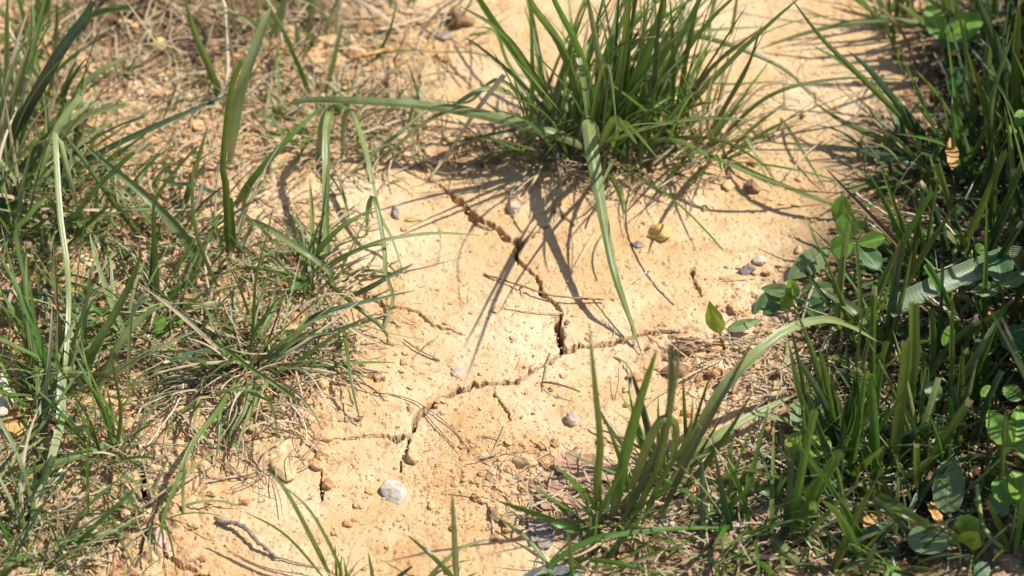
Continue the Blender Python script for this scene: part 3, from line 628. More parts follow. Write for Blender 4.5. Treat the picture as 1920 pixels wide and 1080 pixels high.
tuft(1740, 515, 'slender blades with a brown curled tip beside the clover cluster', [
 ([(1742,515),(1700,470),(1640,410),(1590,360),(1548,315)], 12, 'n', .6, 6), ([(1848,505),(1810,465),(1768,420)], 26, 'p', .6, 0, 'cut', .1),
 ([(1725,470),(1690,420),(1640,375),(1610,360)], 5, 's', .5, 4)], 20, 70, 50, (15, 45), (.3, 1.1), (.1, .8), (1.2, 3.2), DK, 2.6, .4, cutp=.2, up=8)
tuft(1850, 650, 'tall rounded green stem standing in deep shade near the right edge', [
 ([(1848,650),(1847,540),(1850,440),(1850,368)], 12, 'b', .95, 0, 'spear', .1), ([(1840,720),(1860,640),(1895,560)], 12, 'g', .8)], 26, 110, 70, (18, 50), (.1, .9), (.1, .8), (1.2, 3.4), DK, cutp=.3, up=14)
tuft(1745, 330, 'fan of dark blades reaching left over the bare soil at the upper right', [
 ([(1745,310),(1723,297),(1647,257),(1580,227),(1520,187)], 15, 'g', .4, 6, 'leaf', .1), ([(1770,322),(1700,302),(1620,284),(1555,271)], 17, 'k', .2, 8, 'leaf', .1), ([(1740,290),(1700,230),(1600,130),(1540,70),(1480,-8)], 12, 'g', .8, 0, 'leaf', .1),
 ([(1700,225),(1660,190),(1590,125),(1520,83)], 11, 'g', .7), ([(1750,300),(1720,240),(1680,190),(1630,130),(1592,96)], 17, 'k', .7, 0, 'leaf', .1), ([(1790,310),(1740,220),(1690,100)], 10, 'b', .8),
 ([(1650,230),(1600,175),(1550,142)], 5, 's', .3, 5), ([(1780,330),(1720,300),(1640,225),(1545,140)], 6, 's', .4, 4), ([(1800,360),(1790,280),(1785,180)], 15, 'g', .9)], 34, 80, 60, (18, 55), (.3, 1.1), (.1, .7), (1.2, 3.4), DK, 2.8, .4, cutp=.15)
tuft(1890, 300, 'tall dark green blades crowding the upper right edge', [
 ([(1898,290),(1893,200),(1870,90),(1830,-10)], 30, 'k', .9, 0, 'leaf', .1), ([(1915,320),(1905,150),(1912,-10)], 22, 'g', .9, 0, 'leaf', .1), ([(1860,320),(1850,220),(1812,90)], 17, 'g', .9), ([(1760,310),(1775,240),(1765,180)], 12, 'g', .9),
 ([(1880,330),(1860,200),(1900,60)], 15, 'p', .9)], 50, 110, 80, (35, 85), (.1, .8), (.1, .7), (1.6, 4.2), DK, 2.4, .3, cutp=.15, up=14)
tuft(1700, 60, 'thin blade bowing far left from the top right corner', [
 ([(1795,72),(1700,40),(1600,42),(1500,65),(1415,95)], 12, 'p', .1, 20, 'leaf', .1), ([(1680,100),(1665,60),(1620,0),(1600,-20)], 8, 'p', .9), ([(1690,60),(1665,20),(1640,-20)], 10, 'n', .8), ([(1676,95),(1678,30)], 9, 'b', .9),
 ([(1720,130),(1690,60),(1655,20)], 8, 'n', .7)],
 36, 60, 34, (20, 65), (.2, 1.), (.1, .8), (1., 2.8), (('g', 5), ('b', 3), ('n', 1), ('s', 1)))
tuft(1850, 60, 'dense dark blades filling the top right corner', [([(1860,90),(1850,30),(1870,-20)], 22, 'g'), ([(1890,90),(1895,0)], 22, 'k')], 40, 90, 50, (25, 70), (.1, .8), (.1, .7), (1.4, 3.8), DK)
tuft(1850, 470, 'dark matted grass around the upper right clover leaves', [], 30, 110, 80, (15, 45), (.2, 1.), (.1, .8), (1.2, 3.2), DK, cutp=.2, up=12)
tuft(1800, 780, 'dark shaded grass between the stems and the lower right clover', [], 28, 110, 80, (15, 42), (.2, 1.), (.1, .8), (1.2, 3.), DK, cutp=.2, up=14)
tuft(1880, 990, 'dark grass beneath the lower right clover leaves', [], 22, 90, 70, (12, 36), (.2, 1.1), (.1, .8), (1., 2.6), DK, cutp=.2, up=10)
tuft(1620, 1050, 'shaded thin blades at the bottom edge of the right-hand grass', [([(1555,1090),(1620,1050),(1715,1075)], 8, 'b', .1, 6), ([(1600,1060),(1640,1065),(1700,1085)], 10, 'b', .1, 4)], 30, 110, 34, (15, 45), (.3, 1.2), (.1, .8), (1., 2.6), DK, cutp=.2, up=8)
# grass that stands just beyond the right edge and throws its shade into the picture
for i, (x, y) in enumerate([(2010,120),(2040,330),(2030,520),(2050,700),(2075,880),(2080,1040)]):
    tuft(x, y, ['tall dark grass at the right edge, topmost of the row cut by the frame','tall dark grass at the right edge, second of the row from the top','tall dark grass at the right edge beside the upper clover leaves','tall dark grass at the right edge, level with the round stem','tall dark grass at the right edge behind the bright clover','tall dark grass at the lower right corner'][i],
         [], 75, 75, 85, (80, 150), (.02, .28), (.0, .35), (2., 4.4), DK, group='tall grass along the right edge')

# the wide blade with the fine woven pattern
def woven_material():
    m, nt, nd, lk = new_mat('finely_veined_leaf'); b = nd['Principled BSDF']
    uv = N(nt, 'ShaderNodeUVMap', uv_map='UVMap').outputs[0]; sep = N(nt, 'ShaderNodeSeparateXYZ'); lk.new(uv, sep.inputs[0])
    a = math_(nt, 'SINE', math_(nt, 'MULTIPLY', sep.outputs[0], 75.)); c_ = math_(nt, 'SINE', math_(nt, 'MULTIPLY', sep.outputs[1], 300.))
    k = math_(nt, 'ADD', math_(nt, 'MULTIPLY', math_(nt, 'ADD', math_(nt, 'MULTIPLY', a, .7), math_(nt, 'MULTIPLY', c_, .3)), .5), .5)
    c = mixc(nt, k, (.15,.20,.11), (.23,.29,.17)); n = noise(nt, N(nt, 'ShaderNodeNewGeometry').outputs['Position'], 160, 4)
    c = mixc(nt, ramp(nt, n, [(.4,(0,0,0)),(.7,(.6,.6,.6))]), c, (.13,.18,.11))
    lk.new(c, b.inputs['Base Color']); b.inputs['Roughness'].default_value = .4
    bp = N(nt, 'ShaderNodeBump'); bp.inputs['Strength'].default_value = .5; bp.inputs['Distance'].default_value = .0003
    lk.new(k, bp.inputs['Height']); lk.new(bp.outputs[0], b.inputs['Normal']); return m
M['woven'] = woven_material()
base = P(1885, 484, .02); wr = empty('broad_blade', base)
tag(wr, 'broad pale blade with fine cross-hatched veins and cut end, lying across the right grass', 'grass blade')
add_hero(wr, ([(1935,540,0),(1915,495,20),(1890,482,30),(1830,505,32),(1780,525,32),(1720,553,31),(1665,582,28)], 46, 'woven', 0, 0, 'cut', .05))

# ------------------------------------------------------------------ leaves
def leaf_mesh(base, tip, width, fold=.2, curl=.1, kind='ovate', nrm=None, nu=8, nv=12):
    b = np.array(base); t = np.array(tip); ax = t-b; L = np.linalg.norm(ax); ax /= L
    if nrm is None: nrm = -np.array(VD)
    nrm = np.array(nrm, dtype=float); nrm -= ax*(nrm@ax); nrm /= np.linalg.norm(nrm); sd = np.cross(ax, nrm)
    V = []; UV = []
    for j in range(nv+1):
        v = j/nv
        if kind == 'obovate': wv = math.sin(math.pi*min(1, v**1.35*1.0))**.62 if 0 < v < 1 else 0
        elif kind == 'oblong': wv = min(1, (math.sin(math.pi*v))**.35) if 0 < v < 1 else 0
        elif kind == 'round': wv = math.sqrt(max(0, 1-(2*v-1)**2))
        else: wv = math.sin(math.pi*v**.85)**.85 if 0 < v < 1 else 0
        for i in range(nu+1):
            u = i/nu*2-1
            hw = width/2*max(wv, .02)
            vv = v
            if kind == 'obovate' and v > .85: vv = v - .05*(1-abs(u))*(v-.85)/.15
            p = b + ax*L*vv + sd*u*hw*(1+.04*math.sin(v*31+i)) + nrm*(fold*abs(u)*hw + curl*L*(-(v-.3)**2) + .012*L*math.sin(v*9+u*5))
            V.append(p); UV.append(((u+1)/2, v))
    a = nu+1
    F = [(j*a+i, j*a+i+1, (j+1)*a+i+1, (j+1)*a+i) for j in range(nv) for i in range(nu)]
    return V, F, UV
def tube(path, r0, r1, sides=7, rough=0.):
    path = np.array(path); n = len(path); T = np.gradient(path, axis=0); T /= np.linalg.norm(T, axis=1)[:, None]+1e-9
    ref = np.array([.13, .2, .97]); V = []; F = []
    for k in range(n):
        s = np.cross(T[k], ref); s /= np.linalg.norm(s)+1e-9; q = np.cross(s, T[k]); r = r0+(r1-r0)*k/(n-1)
        for i in range(sides):
            a = 2*math.pi*i/sides; rr = r*(1+rough*random.uniform(-1, 1)); V.append(path[k]+rr*(s*math.cos(a)+q*math.sin(a)))
    for k in range(n-1):
        for i in range(sides): F.append((k*sides+i, k*sides+(i+1) % sides, (k+1)*sides+(i+1) % sides, (k+1)*sides+i))
    F.append(tuple(range(sides))[::-1]); F.append(tuple((n-1)*sides+i for i in range(sides)))
    return V, F
def H(x, y, h): return P(x, y, h*.001)
def plant(name, label, cat_, base, leaves, stems, group='clover and other leafy plants in the grass'):
    bp_ = H(*base); root = empty(name, bp_); tag(root, label, cat_, group); B = np.array(bp_)
    for s in stems:
        V, F = tube(cat([H(*p) for p in s[0]], 12), s[1]*MM/2, s[2]*MM/2)
        mesh_obj('stem', np.array(V)-B, F, M[s[3] if len(s) > 3 else 'stem'], root)
    for (b0, t0, wpx, mat, kind, *rest) in leaves:
        fold = rest[0] if rest else .25; tilt = rest[1] if len(rest) > 1 else (0, 0, 0)
        nr = -np.array(VD)+np.array(tilt)
        V, F, UV = leaf_mesh(H(*b0), H(*t0), wpx*MM, fold, .15, kind, nr)
        mesh_obj('leaflet', np.array(V)-B, F, M[mat], root, UV)
plant('clover', 'bright clover cluster with folded leaflets standing left of the right-hand grass', 'clover', (1545,530,0), [
 ((1605,457,24),(1555,470,20),46,'clover','obovate',.25),((1606,457,24),(1660,445,28),30,'clover','obovate',.5,(0,-.3,.6)),((1607,458,24),(1650,505,20),40,'clover_dark','obovate',.35,(.5,0,0)),
 ((1585,455,22),(1596,400,34),48,'clover','obovate',.3,(-.4,.2,0)),((1576,430,24),(1582,368,40),40,'clover','obovate',.35,(-.4,0,0)),((1600,425,20),(1622,420,22),20,'clover','obovate',.4),
 ((1655,535,8),(1672,500,22),26,'clover_dark','ovate',.3)],
 [([(1545,530,0),(1575,500,10),(1605,457,24)],8,6),([(1600,532,0),(1575,495,12),(1562,470,18)],9,7,'stalk'),([(1565,470,16),(1570,440,22)],6,5)])
plant('broadleaf_plant', 'low grey-green oval leaves lying in front of the clover cluster', 'plant', (1500,560,0), [
 ((1556,465,9),(1476,522,3),46,'grey_leaf','ovate',.1,(0,0,.3)),((1475,545,6),(1412,588,2),44,'clover_dark','ovate',.1,(0,0,.5)),((1490,548,8),(1426,540,8),26,'grey_leaf','ovate',.3),
 ((1488,562,8),(1482,520,18),28,'clover','ovate',.3),((1470,580,4),(1482,548,12),26,'clover','ovate',.3),((1520,590,3),(1555,605,6),34,'clover','ovate',.2),((1510,560,4),(1545,600,4),40,'clover_dark','ovate',.2),
 ((1500,545,6),(1580,540,8),30,'grey_leaf','ovate',.2),((1550,570,4),(1590,590,8),24,'clover','ovate',.3)],
 [([(1500,600,0),(1490,575,4),(1485,555,8)],5,4),([(1470,680,0),(1475,640,5),(1468,600,10)],4,3)])
plant('seedling', 'small seedling with one upright yellow-green leaf and one flat grey leaf', 'seedling', (1352,650,0), [
 ((1350,625,10),(1330,568,26),34,'lime','ovate',.3,(-.3,0,0)),((1362,618,6),(1428,600,8),22,'grey_leaf','ovate',.25)], [([(1358,655,0),(1352,635,6),(1350,622,10)],6,5,'root')])
plant('clover', 'yellow-green rounded leaf behind the upright stems at lower right', 'clover', (1520,880,0), [
 ((1500,850,14),(1490,808,16),44,'lime','round',.2,(-.3,0,0)),((1525,860,14),(1545,815,18),46,'clover','oblong',.2,(.3,0,.2)),((1535,862,10),(1528,825,14),26,'lime','ovate',.3),((1490,800,10),(1500,745,10),26,'grey_leaf','oblong',.2)],
 [([(1520,885,0),(1515,865,8),(1512,850,13)],5,4)])
plant('clover', 'sunlit clover with pointed leaflets on a long stalk at the right edge', 'clover', (1890,1030,0), [
 ((1900,838,40),(1850,768,44),44,'clover','ovate',.35,(-.3,0,0)),((1902,838,40),(1912,760,46),42,'clover','ovate',.35,(.4,0,0)),((1903,838,40),(1945,848,38),38,'clover','obovate',.3)],
 [([(1800,930,4),(1840,895,20),(1900,838,40)],7,5),([(1890,1035,0),(1845,990,12),(1832,910,26)],11,8)])
plant('clover', 'paired round pale clover leaflets below the sunlit pointed clover', 'clover', (1880,1010,0), [
 ((1905,945,24),(1872,890,28),52,'clover','round',.1),((1908,950,24),(1905,880,32),40,'clover','obovate',.4,(.3,0,0)),((1908,955,20),(1940,900,26),50,'clover','round',.15),((1890,965,18),(1855,925,22),30,'grey_leaf','ovate',.2)],
 [([(1890,1030,0),(1900,990,12),(1906,948,24)],7,5)])
plant('broadleaf_plant', 'oblong notched grey-green leaf lying under a shadow at lower right', 'plant', (1780,975,0), [
 ((1775,966,6),(1782,862,22),56,'grey_leaf','oblong',.08,(0,0,.1))], [([(1778,985,0),(1776,966,6)],5,4)])
plant('broadleaf_plant', 'rounded grey-green leaf near the bottom right with a blade shadow on it', 'plant', (1790,1030,0), [
 ((1785,1010,10),(1700,1012,10),52,'grey_leaf','round',.1,(0,0,.1)),((1800,1000,12),(1835,975,22),50,'clover','round',.5,(-.4,-.3,.5)),((1808,1020,10),(1832,1000,20),40,'lime','round',.35),((1795,1020,8),(1785,1000,12),20,'clover','round',.3)],
 [([(1800,1060,0),(1800,1030,5),(1790,1012,10)],6,4)])
plant('clover', 'large half-shaded clover leaf on the broad cross-hatched blade', 'clover', (1880,560,0), [
 ((1878,535,36),(1868,470,40),54,'clover_dark','obovate',.25),((1877,540,34),(1820,546,36),28,'grey_leaf','ovate',.35),((1880,535,36),(1930,510,38),28,'grey_leaf','ovate',.3),((1830,470,40),(1845,462,42),22,'clover','round',.3)],
 [([(1890,640,0),(1885,590,16),(1878,536,36)],6,4),([(1838,560,20),(1822,500,32),(1822,470,40)],5,4)])
plant('clover', 'dim clover leaflets hanging in shade below the large half-shaded leaf', 'clover', (1870,700,0), [
 ((1863,628,26),(1828,668,22),38,'clover_dark','ovate',.2),((1880,620,26),(1925,650,24),50,'clover_dark','round',.15),((1770,650,26),(1785,610,32),22,'clover','round',.4)],
 [([(1875,720,0),(1870,670,12),(1865,628,26)],5,4)])
plant('broadleaf_plant', 'broad light green leaves at the top right behind the dark blades', 'plant', (1775,130,0), [
 ((1765,75,22),(1740,0,34),44,'clover','ovate',.2),((1770,72,24),(1850,25,34),54,'clover','ovate',.2,(.2,0,0)),((1765,85,20),(1835,62,26),40,'clover_dark','ovate',.2),((1775,160,10),(1830,140,16),50,'clover_dark','round',.2)],
 [([(1775,130,0),(1770,100,10),(1767,76,22)],7,5)])
plant('clover', 'tiny pale clover leaflets on a thin stem at the right edge, upper part', 'clover', (1870,320,0), [
 ((1905,240,40),(1888,246,42),22,'clover','round',.2),((1907,238,40),(1918,205,44),24,'clover','round',.3),((1895,380,24),(1925,375,26),34,'clover','round',.2)],
 [([(1860,310,8),(1880,275,26),(1905,240,40)],5,4)])
plant('clover', 'clover leaflets half hidden in the dark grass above the lower right corner', 'clover', (1850,1075,0), [
 ((1850,1055,10),(1832,1085,8),28,'clover_dark','round',.2),((1760,750,26),(1740,715,30),30,'grey_leaf','round',.2),((1880,725,26),(1920,750,24),30,'clover','ovate',.3),((1840,745,26),(1860,725,28),22,'clover','round',.3),((1690,1070,6),(1660,1078,8),24,'clover','round',.2)],
 [([(1850,1090,0),(1850,1055,10)],4,3)])
plant('seedling', 'small bright seedling leaves under the left grass near the shaded hollow', 'seedling', (320,615,0), [
 ((318,598,8),(276,604,8),17,'clover','ovate',.2),((322,610,6),(282,624,6),14,'clover','ovate',.2),((325,600,8),(352,598,8),14,'clover','ovate',.2)], [([(325,618,0),(322,605,6)],4,3)])

# ------------------------------------------------------------------ stones, clods, twigs, dead leaves
def icosphere(sub):
    t = (1+5**.5)/2; v = [(-1,t,0),(1,t,0),(-1,-t,0),(1,-t,0),(0,-1,t),(0,1,t),(0,-1,-t),(0,1,-t),(t,0,-1),(t,0,1),(-t,0,-1),(-t,0,1)]
    f = [(0,11,5),(0,5,1),(0,1,7),(0,7,10),(0,10,11),(1,5,9),(5,11,4),(11,10,2),(10,7,6),(7,1,8),(3,9,4),(3,4,2),(3,2,6),(3,6,8),(3,8,9),(4,9,5),(2,4,11),(6,2,10),(8,6,7),(9,8,1)]
    v = [np.array(a)/np.linalg.norm(a) for a in v]
    for _ in range(sub):
        c = {}; nf = []
        def mid(a, b):
            k = (min(a, b), max(a, b))
            if k not in c: m = v[a]+v[b]; v.append(m/np.linalg.norm(m)); c[k] = len(v)-1
            return c[k]
        for a, b, d in f: x, y, z = mid(a, b), mid(b, d), mid(d, a); nf += [(a,x,z),(b,y,x),(d,z,y),(x,y,z)]
        f = nf
    return np.array(v), f
ICO3 = icosphere(3); ICO1 = icosphere(1); ICO0 = icosphere(0)
def rock_verts(ico, r, jag=.18, planes=10):
    v = ico[0].copy(); rad = np.ones(len(v))
    for _ in range(planes):
        d = np.random.default_rng(random.randrange(10**6)).normal(size=3); d /= np.linalg.norm(d); c = random.uniform(.5, .86)
        k = v@d; rad = np.minimum(rad, np.where(k > .05, c/np.maximum(k, .05), 9))
    o = random.uniform(0, 50); v = v*rad[:, None]
    n = jag*(vn(v[:, 0]*2+o, v[:, 1]*2+v[:, 2]*1.7, 2)+.4*vn(v[:, 0]*6+o, v[:, 2]*6+v[:, 1]*5, 4))
    return v*(1+n)[:, None]*np.array(r)
def stone(px, py, wpx, hpx, mat, label, rot=0, name='pebble', cat_='stone', flat=.6, jag=.18, group='stones and clods on the clay', sink=.3):
    rx = wpx*MM/2*1.05; ry = hpx*MM/2/.85; rz = min(rx, ry)*flat*1.2
    c = P(px, py, rz*.2); V = rock_verts(ICO3, (rx, ry, rz), jag); ca, sa = math.cos(rot), math.sin(rot)
    V = np.stack([V[:, 0]*ca-V[:, 1]*sa, V[:, 0]*sa+V[:, 1]*ca, V[:, 2]], 1)
    o = mesh_obj(name, V, ICO3[1], M[mat], None, None); o.location = (c.x, c.y, c.z+rz*(.35-sink)); tag(o, label, cat_, group)
stone(735,918,52,56,'white','mottled white-grey pebble alone on bare clay in the lower middle', .5, flat=.42, jag=.09)
stone(532,880,44,50,'tan','tan clay lump beside dry straws at lower left', .4, 'clay_clod', 'clod', .6, .1)
stone(983,866,46,34,'tan','rounded tan clod left of the reddish dead leaf', 0, 'clay_clod', 'clod', .8)
stone(1012,882,16,13,'white','tiny white pebble touching the reddish dead leaf')
stone(1073,786,28,26,'pink','small grey-white pebble in open clay above the reddish leaf', .3, flat=.8)
stone(776,858,26,24,'tan','small tan bump of clay above the mottled white pebble', 0, 'clay_clod', 'clod', .7)
stone(953,975,40,32,'tan','blocky tan clod crossed by a blade shadow near the bottom', .1, 'clay_clod', 'clod', .9, .1)
stone(926,968,18,34,'brownstone','narrow dark crumb leaning on the blocky tan clod', .1, 'clay_clod', 'clod', .8, .4)
stone(1235,440,46,38,'yellow','yellow-orange stone below the right side of the big tuft', .2, flat=.7)
stone(1194,460,24,17,'purple','small brown-grey pebble left of the yellow-orange stone')
stone(1402,507,32,26,'purple','dark purple-grey pebble touching the cream one', 0, flat=.9)
stone(1428,488,30,21,'cream','cream pebble beside the dark purple-grey one')
stone(1375,521,68,16,'tan','long flat tan flake left of the dark purple-grey pebble', 0, 'clay_flake', 'clod', .5)
stone(1410,353,34,30,'brownstone','round brown pebble right of the big tuft', 0, flat=.9)
stone(1367,350,36,22,'tan','tan clod beside the round brown pebble', .2, 'clay_clod', 'clod')
stone(962,393,30,28,'pink','pinkish grey pebble above the widest part of the crack', .3, flat=.8)
stone(742,402,22,34,'grey','dark grey angular pebble left of the crack top', .2, flat=.9)
stone(777,411,38,17,'tan','flat tan clod right of the dark grey angular pebble', .1, 'clay_clod', 'clod')
stone(302,1010,38,54,'pink','smooth pinkish flat stone at the start of the bottom left crack', .45, flat=.35, jag=.06)
stone(860,697,26,24,'pink','flush grey-white stone set in the clay above the lower crack', 0, flat=.3, sink=.4)
stone(722,744,24,15,'tan','embedded tan chip left of the lower crack', 0, 'clay_flake', 'clod', .35)
stone(858,38,60,46,'brownstone','dark reddish-brown clod at the top, left of the big tuft', .2, 'clay_clod', 'clod', .8)
stone(828,68,46,20,'grey','flat grey stone under the dark reddish-brown clod')
stone(298,87,36,34,'yellow','sunlit blocky orange clod near the top left', .1, 'clay_clod', 'clod', .9, .1)
stone(8,745,60,100,'cream','pale beige rock at the left edge behind blades', .1, 'rock', 'rock', .7)
stone(95,748,52,70,'grey','grey and white rock in the left grass next to the beige one', .3, 'rock', 'rock', .8)
stone(1022,1090,120,50,'slate','dark slate stone at the bottom edge beneath green blades', .35, 'rock', 'rock', .4, .12, sink=.4)
stone(962,635,14,11,'pink','tiny pink-brown grit left of the crack junction', group=None)
stone(928,583,17,14,'tan','small round clay nub left of the crack between blade shadows', 0, 'clay_clod', 'clod')
stone(808,948,13,16,'yellow','orange grit right of the mottled white pebble')
stone(1102,635,14,12,'tan','small nub on the upper lip of the right crack arm', 0, 'clay_clod', 'clod')
stone(1062,605,12,10,'brownstone','brown grit beside the vertical part of the crack')
stone(1440,945,48,30,'grey','grey stone under flattened stems at the lower right', .2)
stone(1360,985,90,50,'pink','pale pinkish slab under the flattened stems at lower right', .2, 'rock', 'rock', .4)
stone(1290,650,50,34,'brownstone','brown soil lump where the right crack arm ends', .2, 'clay_clod', 'clod')
stone(1270,700,60,44,'brownstone','darker lump of soil below the right end of the crack', .2, 'clay_clod', 'clod', .5)
stone(640,150,20,18,'purple','small dark pebble in the upper left straw'); stone(1560,880,16,14,'cream','cream grit in the lower right litter')

def twig(pts, r0, r1, mat, label, name='twig', cat_='twig', rough=.25, side=None, group='twigs, roots and straws lying on the clay', lift=1.5):
    B = H(*pts[0]); path = cat([H(*p) for p in pts], 26)
    path = path + np.random.default_rng(len(label)).normal(size=path.shape)*r0*MM*.12
    V, F = tube(path, r0*MM/2, r1*MM/2, 7, rough)
    o = mesh_obj(name, np.array(V)-np.array(B), F, M[mat]); o.location = B; tag(o, label, cat_, group)
    return o
twig([(408,975,1.5),(430,980,3.5),(452,985,4.2),(480,1012,4),(500,1030,2.5),(520,1045,1.)],9,6,'twig','crooked purple-brown twig lying on bare clay at the lower left')
twig([(515,1043,.8),(560,1056,.8),(610,1066,.8)],3,2,'root','thin root thread trailing from the crooked twig', 'root', 'root')
twig([(908,514,.8),(960,530,2.2),(1015,548,3.5),(1060,557,3.5),(1135,562,2)],4,3.4,'root','thin dark stem bridging the crack between the blade shadows', 'dry_stem', 'stem')
twig([(946,578,.6),(1000,585,1),(1055,587,1)],3,2.4,'stalk','pale thread of root ending at the crack', 'root', 'root')
twig([(1150,562,.8),(1185,530,1.6),(1222,504,1.4)],4,3,'stalk','pale short straw beside the drooping pale blade', 'straw', 'straw')
twig([(805,335,.6),(845,280,12),(895,205,30),(946,140,48)],4,11,'stalk','stiff pale straw slanting down from the big tuft to the clay', 'straw', 'straw', .05)
twig([(700,735,.5),(760,745,.9),(800,765,1.2),(850,805,.8),(885,850,.8),(925,878,.6)],2.2,1.8,'root','thin root looping over the lower crack', 'root', 'root')
twig([(792,768,.8),(818,800,1),(845,830,.8),(868,868,.6)],2.2,1.8,'root','short root running down right from the lower crack', 'root', 'root')
twig([(1377,822,6),(1440,850,9),(1520,868,9)],5,6,'stalk','long pale straw lying under the yellow-green leaf', 'straw', 'straw', .1)
twig([(1000,990,.6),(970,1000,3),(980,960,3),(1040,930,3),(1070,900,2)],4,3,'stalk','looped pale straw beside the blocky clod', 'straw', 'straw', .1)
twig([(1740,555,34),(1770,578,34),(1800,600,32)],5,4,'stalk','dry straw poking from under the cross-hatched blade', 'straw', 'straw', .1)
twig([(1605,362,14),(1650,395,16),(1700,415,18),(1758,408,20)],5,4,'stalk','reddish-white straw fork above the clover cluster', 'straw', 'straw', .1)
twig([(1640,380,10),(1700,400,18),(1760,412,22),(1790,440,20)],5,4,'stalk','second straw crossing the reddish-white straw fork', 'straw', 'straw', .1)
twig([(500,725,2),(560,775,5),(575,820,4),(560,845,1)],3.4,3,'stalk','curled pale straw below the sprawling left tuft', 'straw', 'straw', .1)
twig([(435,735,2),(500,780,4),(560,812,2),(600,850,1)],3.4,3,'stalk','long pale straw bending toward the tan clay lump', 'straw', 'straw', .1)
twig([(240,900,1),(280,830,6),(330,760,10),(345,720,12)],4,3,'stalk','slanting pale straw in the lower left grass', 'straw', 'straw', .1)
twig([(255,825,4),(290,880,3),(330,935,1)],5,4,'stalk','straight pale straw above the curly lower left tuft', 'straw', 'straw', .1)
twig([(0,725,1),(60,700,6),(120,690,10)],4,3,'stalk','pale straw across the rocks at the left edge', 'straw', 'straw', .1)
twig([(110,1090,1),(150,1050,3),(165,1030,3)],5,4,'stalk','short pinkish straw near the bottom left corner', 'straw', 'straw', .1)
twig([(655,110,6),(690,102,8),(730,92,8)],10,6,'dead_or','orange-red dry stem in the upper left litter', 'dry_stem', 'stem', .1)
twig([(1385,700,3),(1410,720,3),(1440,735,2)],6,4,'stalk','pinkish straw in the litter right of the crack end', 'straw', 'straw', .1)
twig([(1540,660,6),(1555,630,10),(1563,615,12)],9,8,'stalk','cream cut straw end under the arching blade', 'straw', 'straw', .1)
twig([(700,60,2),(790,35,4),(840,15,4)],7,4,'stalk','tan stem lying at the top beside the dark clod', 'dry_stem', 'stem', .1)
twig([(400,205,1),(425,150,10),(425,40,28),(415,-10,34)],9,7,'stalk','tan upright dry stem at the top, left of centre', 'dry_stem', 'stem', .1)

def dead_leaf(px, py, wpx, hpx, mat, label, rot=0, h=2., crump=.12, name='dead_leaf', group='dead leaves in the litter'):
    c = P(px, py, h*.001); nu = 18; V = []; o = random.uniform(0, 99)
    for j in range(nu+1):
        for i in range(nu+1):
            u, v = i/nu*2-1, j/nu*2-1
            du, dv = u*math.sqrt(1-v*v/2), v*math.sqrt(1-u*u/2); a = math.atan2(dv, du)
            k = 1+.2*math.sin(a*2+o)+.1*math.sin(a*5+o*2)+.06*math.sin(a*11+o)
            x = du*k*wpx*MM/2; y = dv*k*hpx*MM/2/.77; ca, sa = math.cos(rot), math.sin(rot)
            z = crump*wpx*MM*float(fbm(np.array([u*1.3+o]), np.array([v*1.3]), 3, 3)[0]) + .1*wpx*MM*u*u
            V.append((x*ca-y*sa, x*sa+y*ca, z))
    a = nu+1; F = [(j*a+i, j*a+i+1, (j+1)*a+i+1, (j+1)*a+i) for j in range(nu) for i in range(nu)]
    n = len(V); V2 = V+[(x, y, z-.0003) for x, y, z in V]; F2 = F+[tuple(n+q for q in f[::-1]) for f in F]
    rim = [i for i in range(a)]+[j*a+nu for j in range(1, a)]+[nu*a+i for i in range(nu-1, -1, -1)]+[j*a for j in range(nu-1, 0, -1)]
    F2 += [(rim[(k+1) % len(rim)], rim[k], n+rim[k], n+rim[(k+1) % len(rim)]) for k in range(len(rim))]
    ob = mesh_obj(name, V2, F2, M[mat]); ob.location = c; tag(ob, label, 'dead leaf', group)
dead_leaf(1085,876,72,54,'dead','reddish-pink dead leaf with torn edge in front of the tall stalk', .2, 3)
dead_leaf(1045,925,70,52,'dead','larger dusty brown dead leaf left below the reddish one', .6, 1.5)
dead_leaf(1135,885,44,50,'dead','reddish dead leaf piece behind the broad upright bright blade', 1.1, 3)
dead_leaf(1080,952,56,26,'dead','thin brown leaf scrap below the dusty dead leaf', -.2, 1.5)
dead_leaf(1015,1000,50,40,'dead_grey','grey-brown leaf scrap right of the blocky clod', .3, 1)
dead_leaf(35,790,70,56,'dead_or','orange dead leaf against the beige rock at the left edge', .6, 4, .25)
dead_leaf(1785,290,22,60,'dead_or','upright rusty orange leaf scrap in the upper right grass', .1, 26, .1)
dead_leaf(1420,955,90,60,'dead','pink-brown dead leaf under the lower right stems', .3, 2)
dead_leaf(1330,1045,110,60,'dead','crumpled pink-brown dead leaf at the bottom right of the tuft', .1, 2, .2)
dead_leaf(1375,712,60,34,'dead','reddish-brown leaf litter piece right of the crack end', .3, 2, .2)
dead_leaf(1625,975,34,28,'dead_or','small orange scrap in the shade under the stems', .3, 8, .2)
dead_leaf(1755,965,20,36,'dead_or','orange dead leaf tip beside the oblong notched leaf', .3, 14, .2)

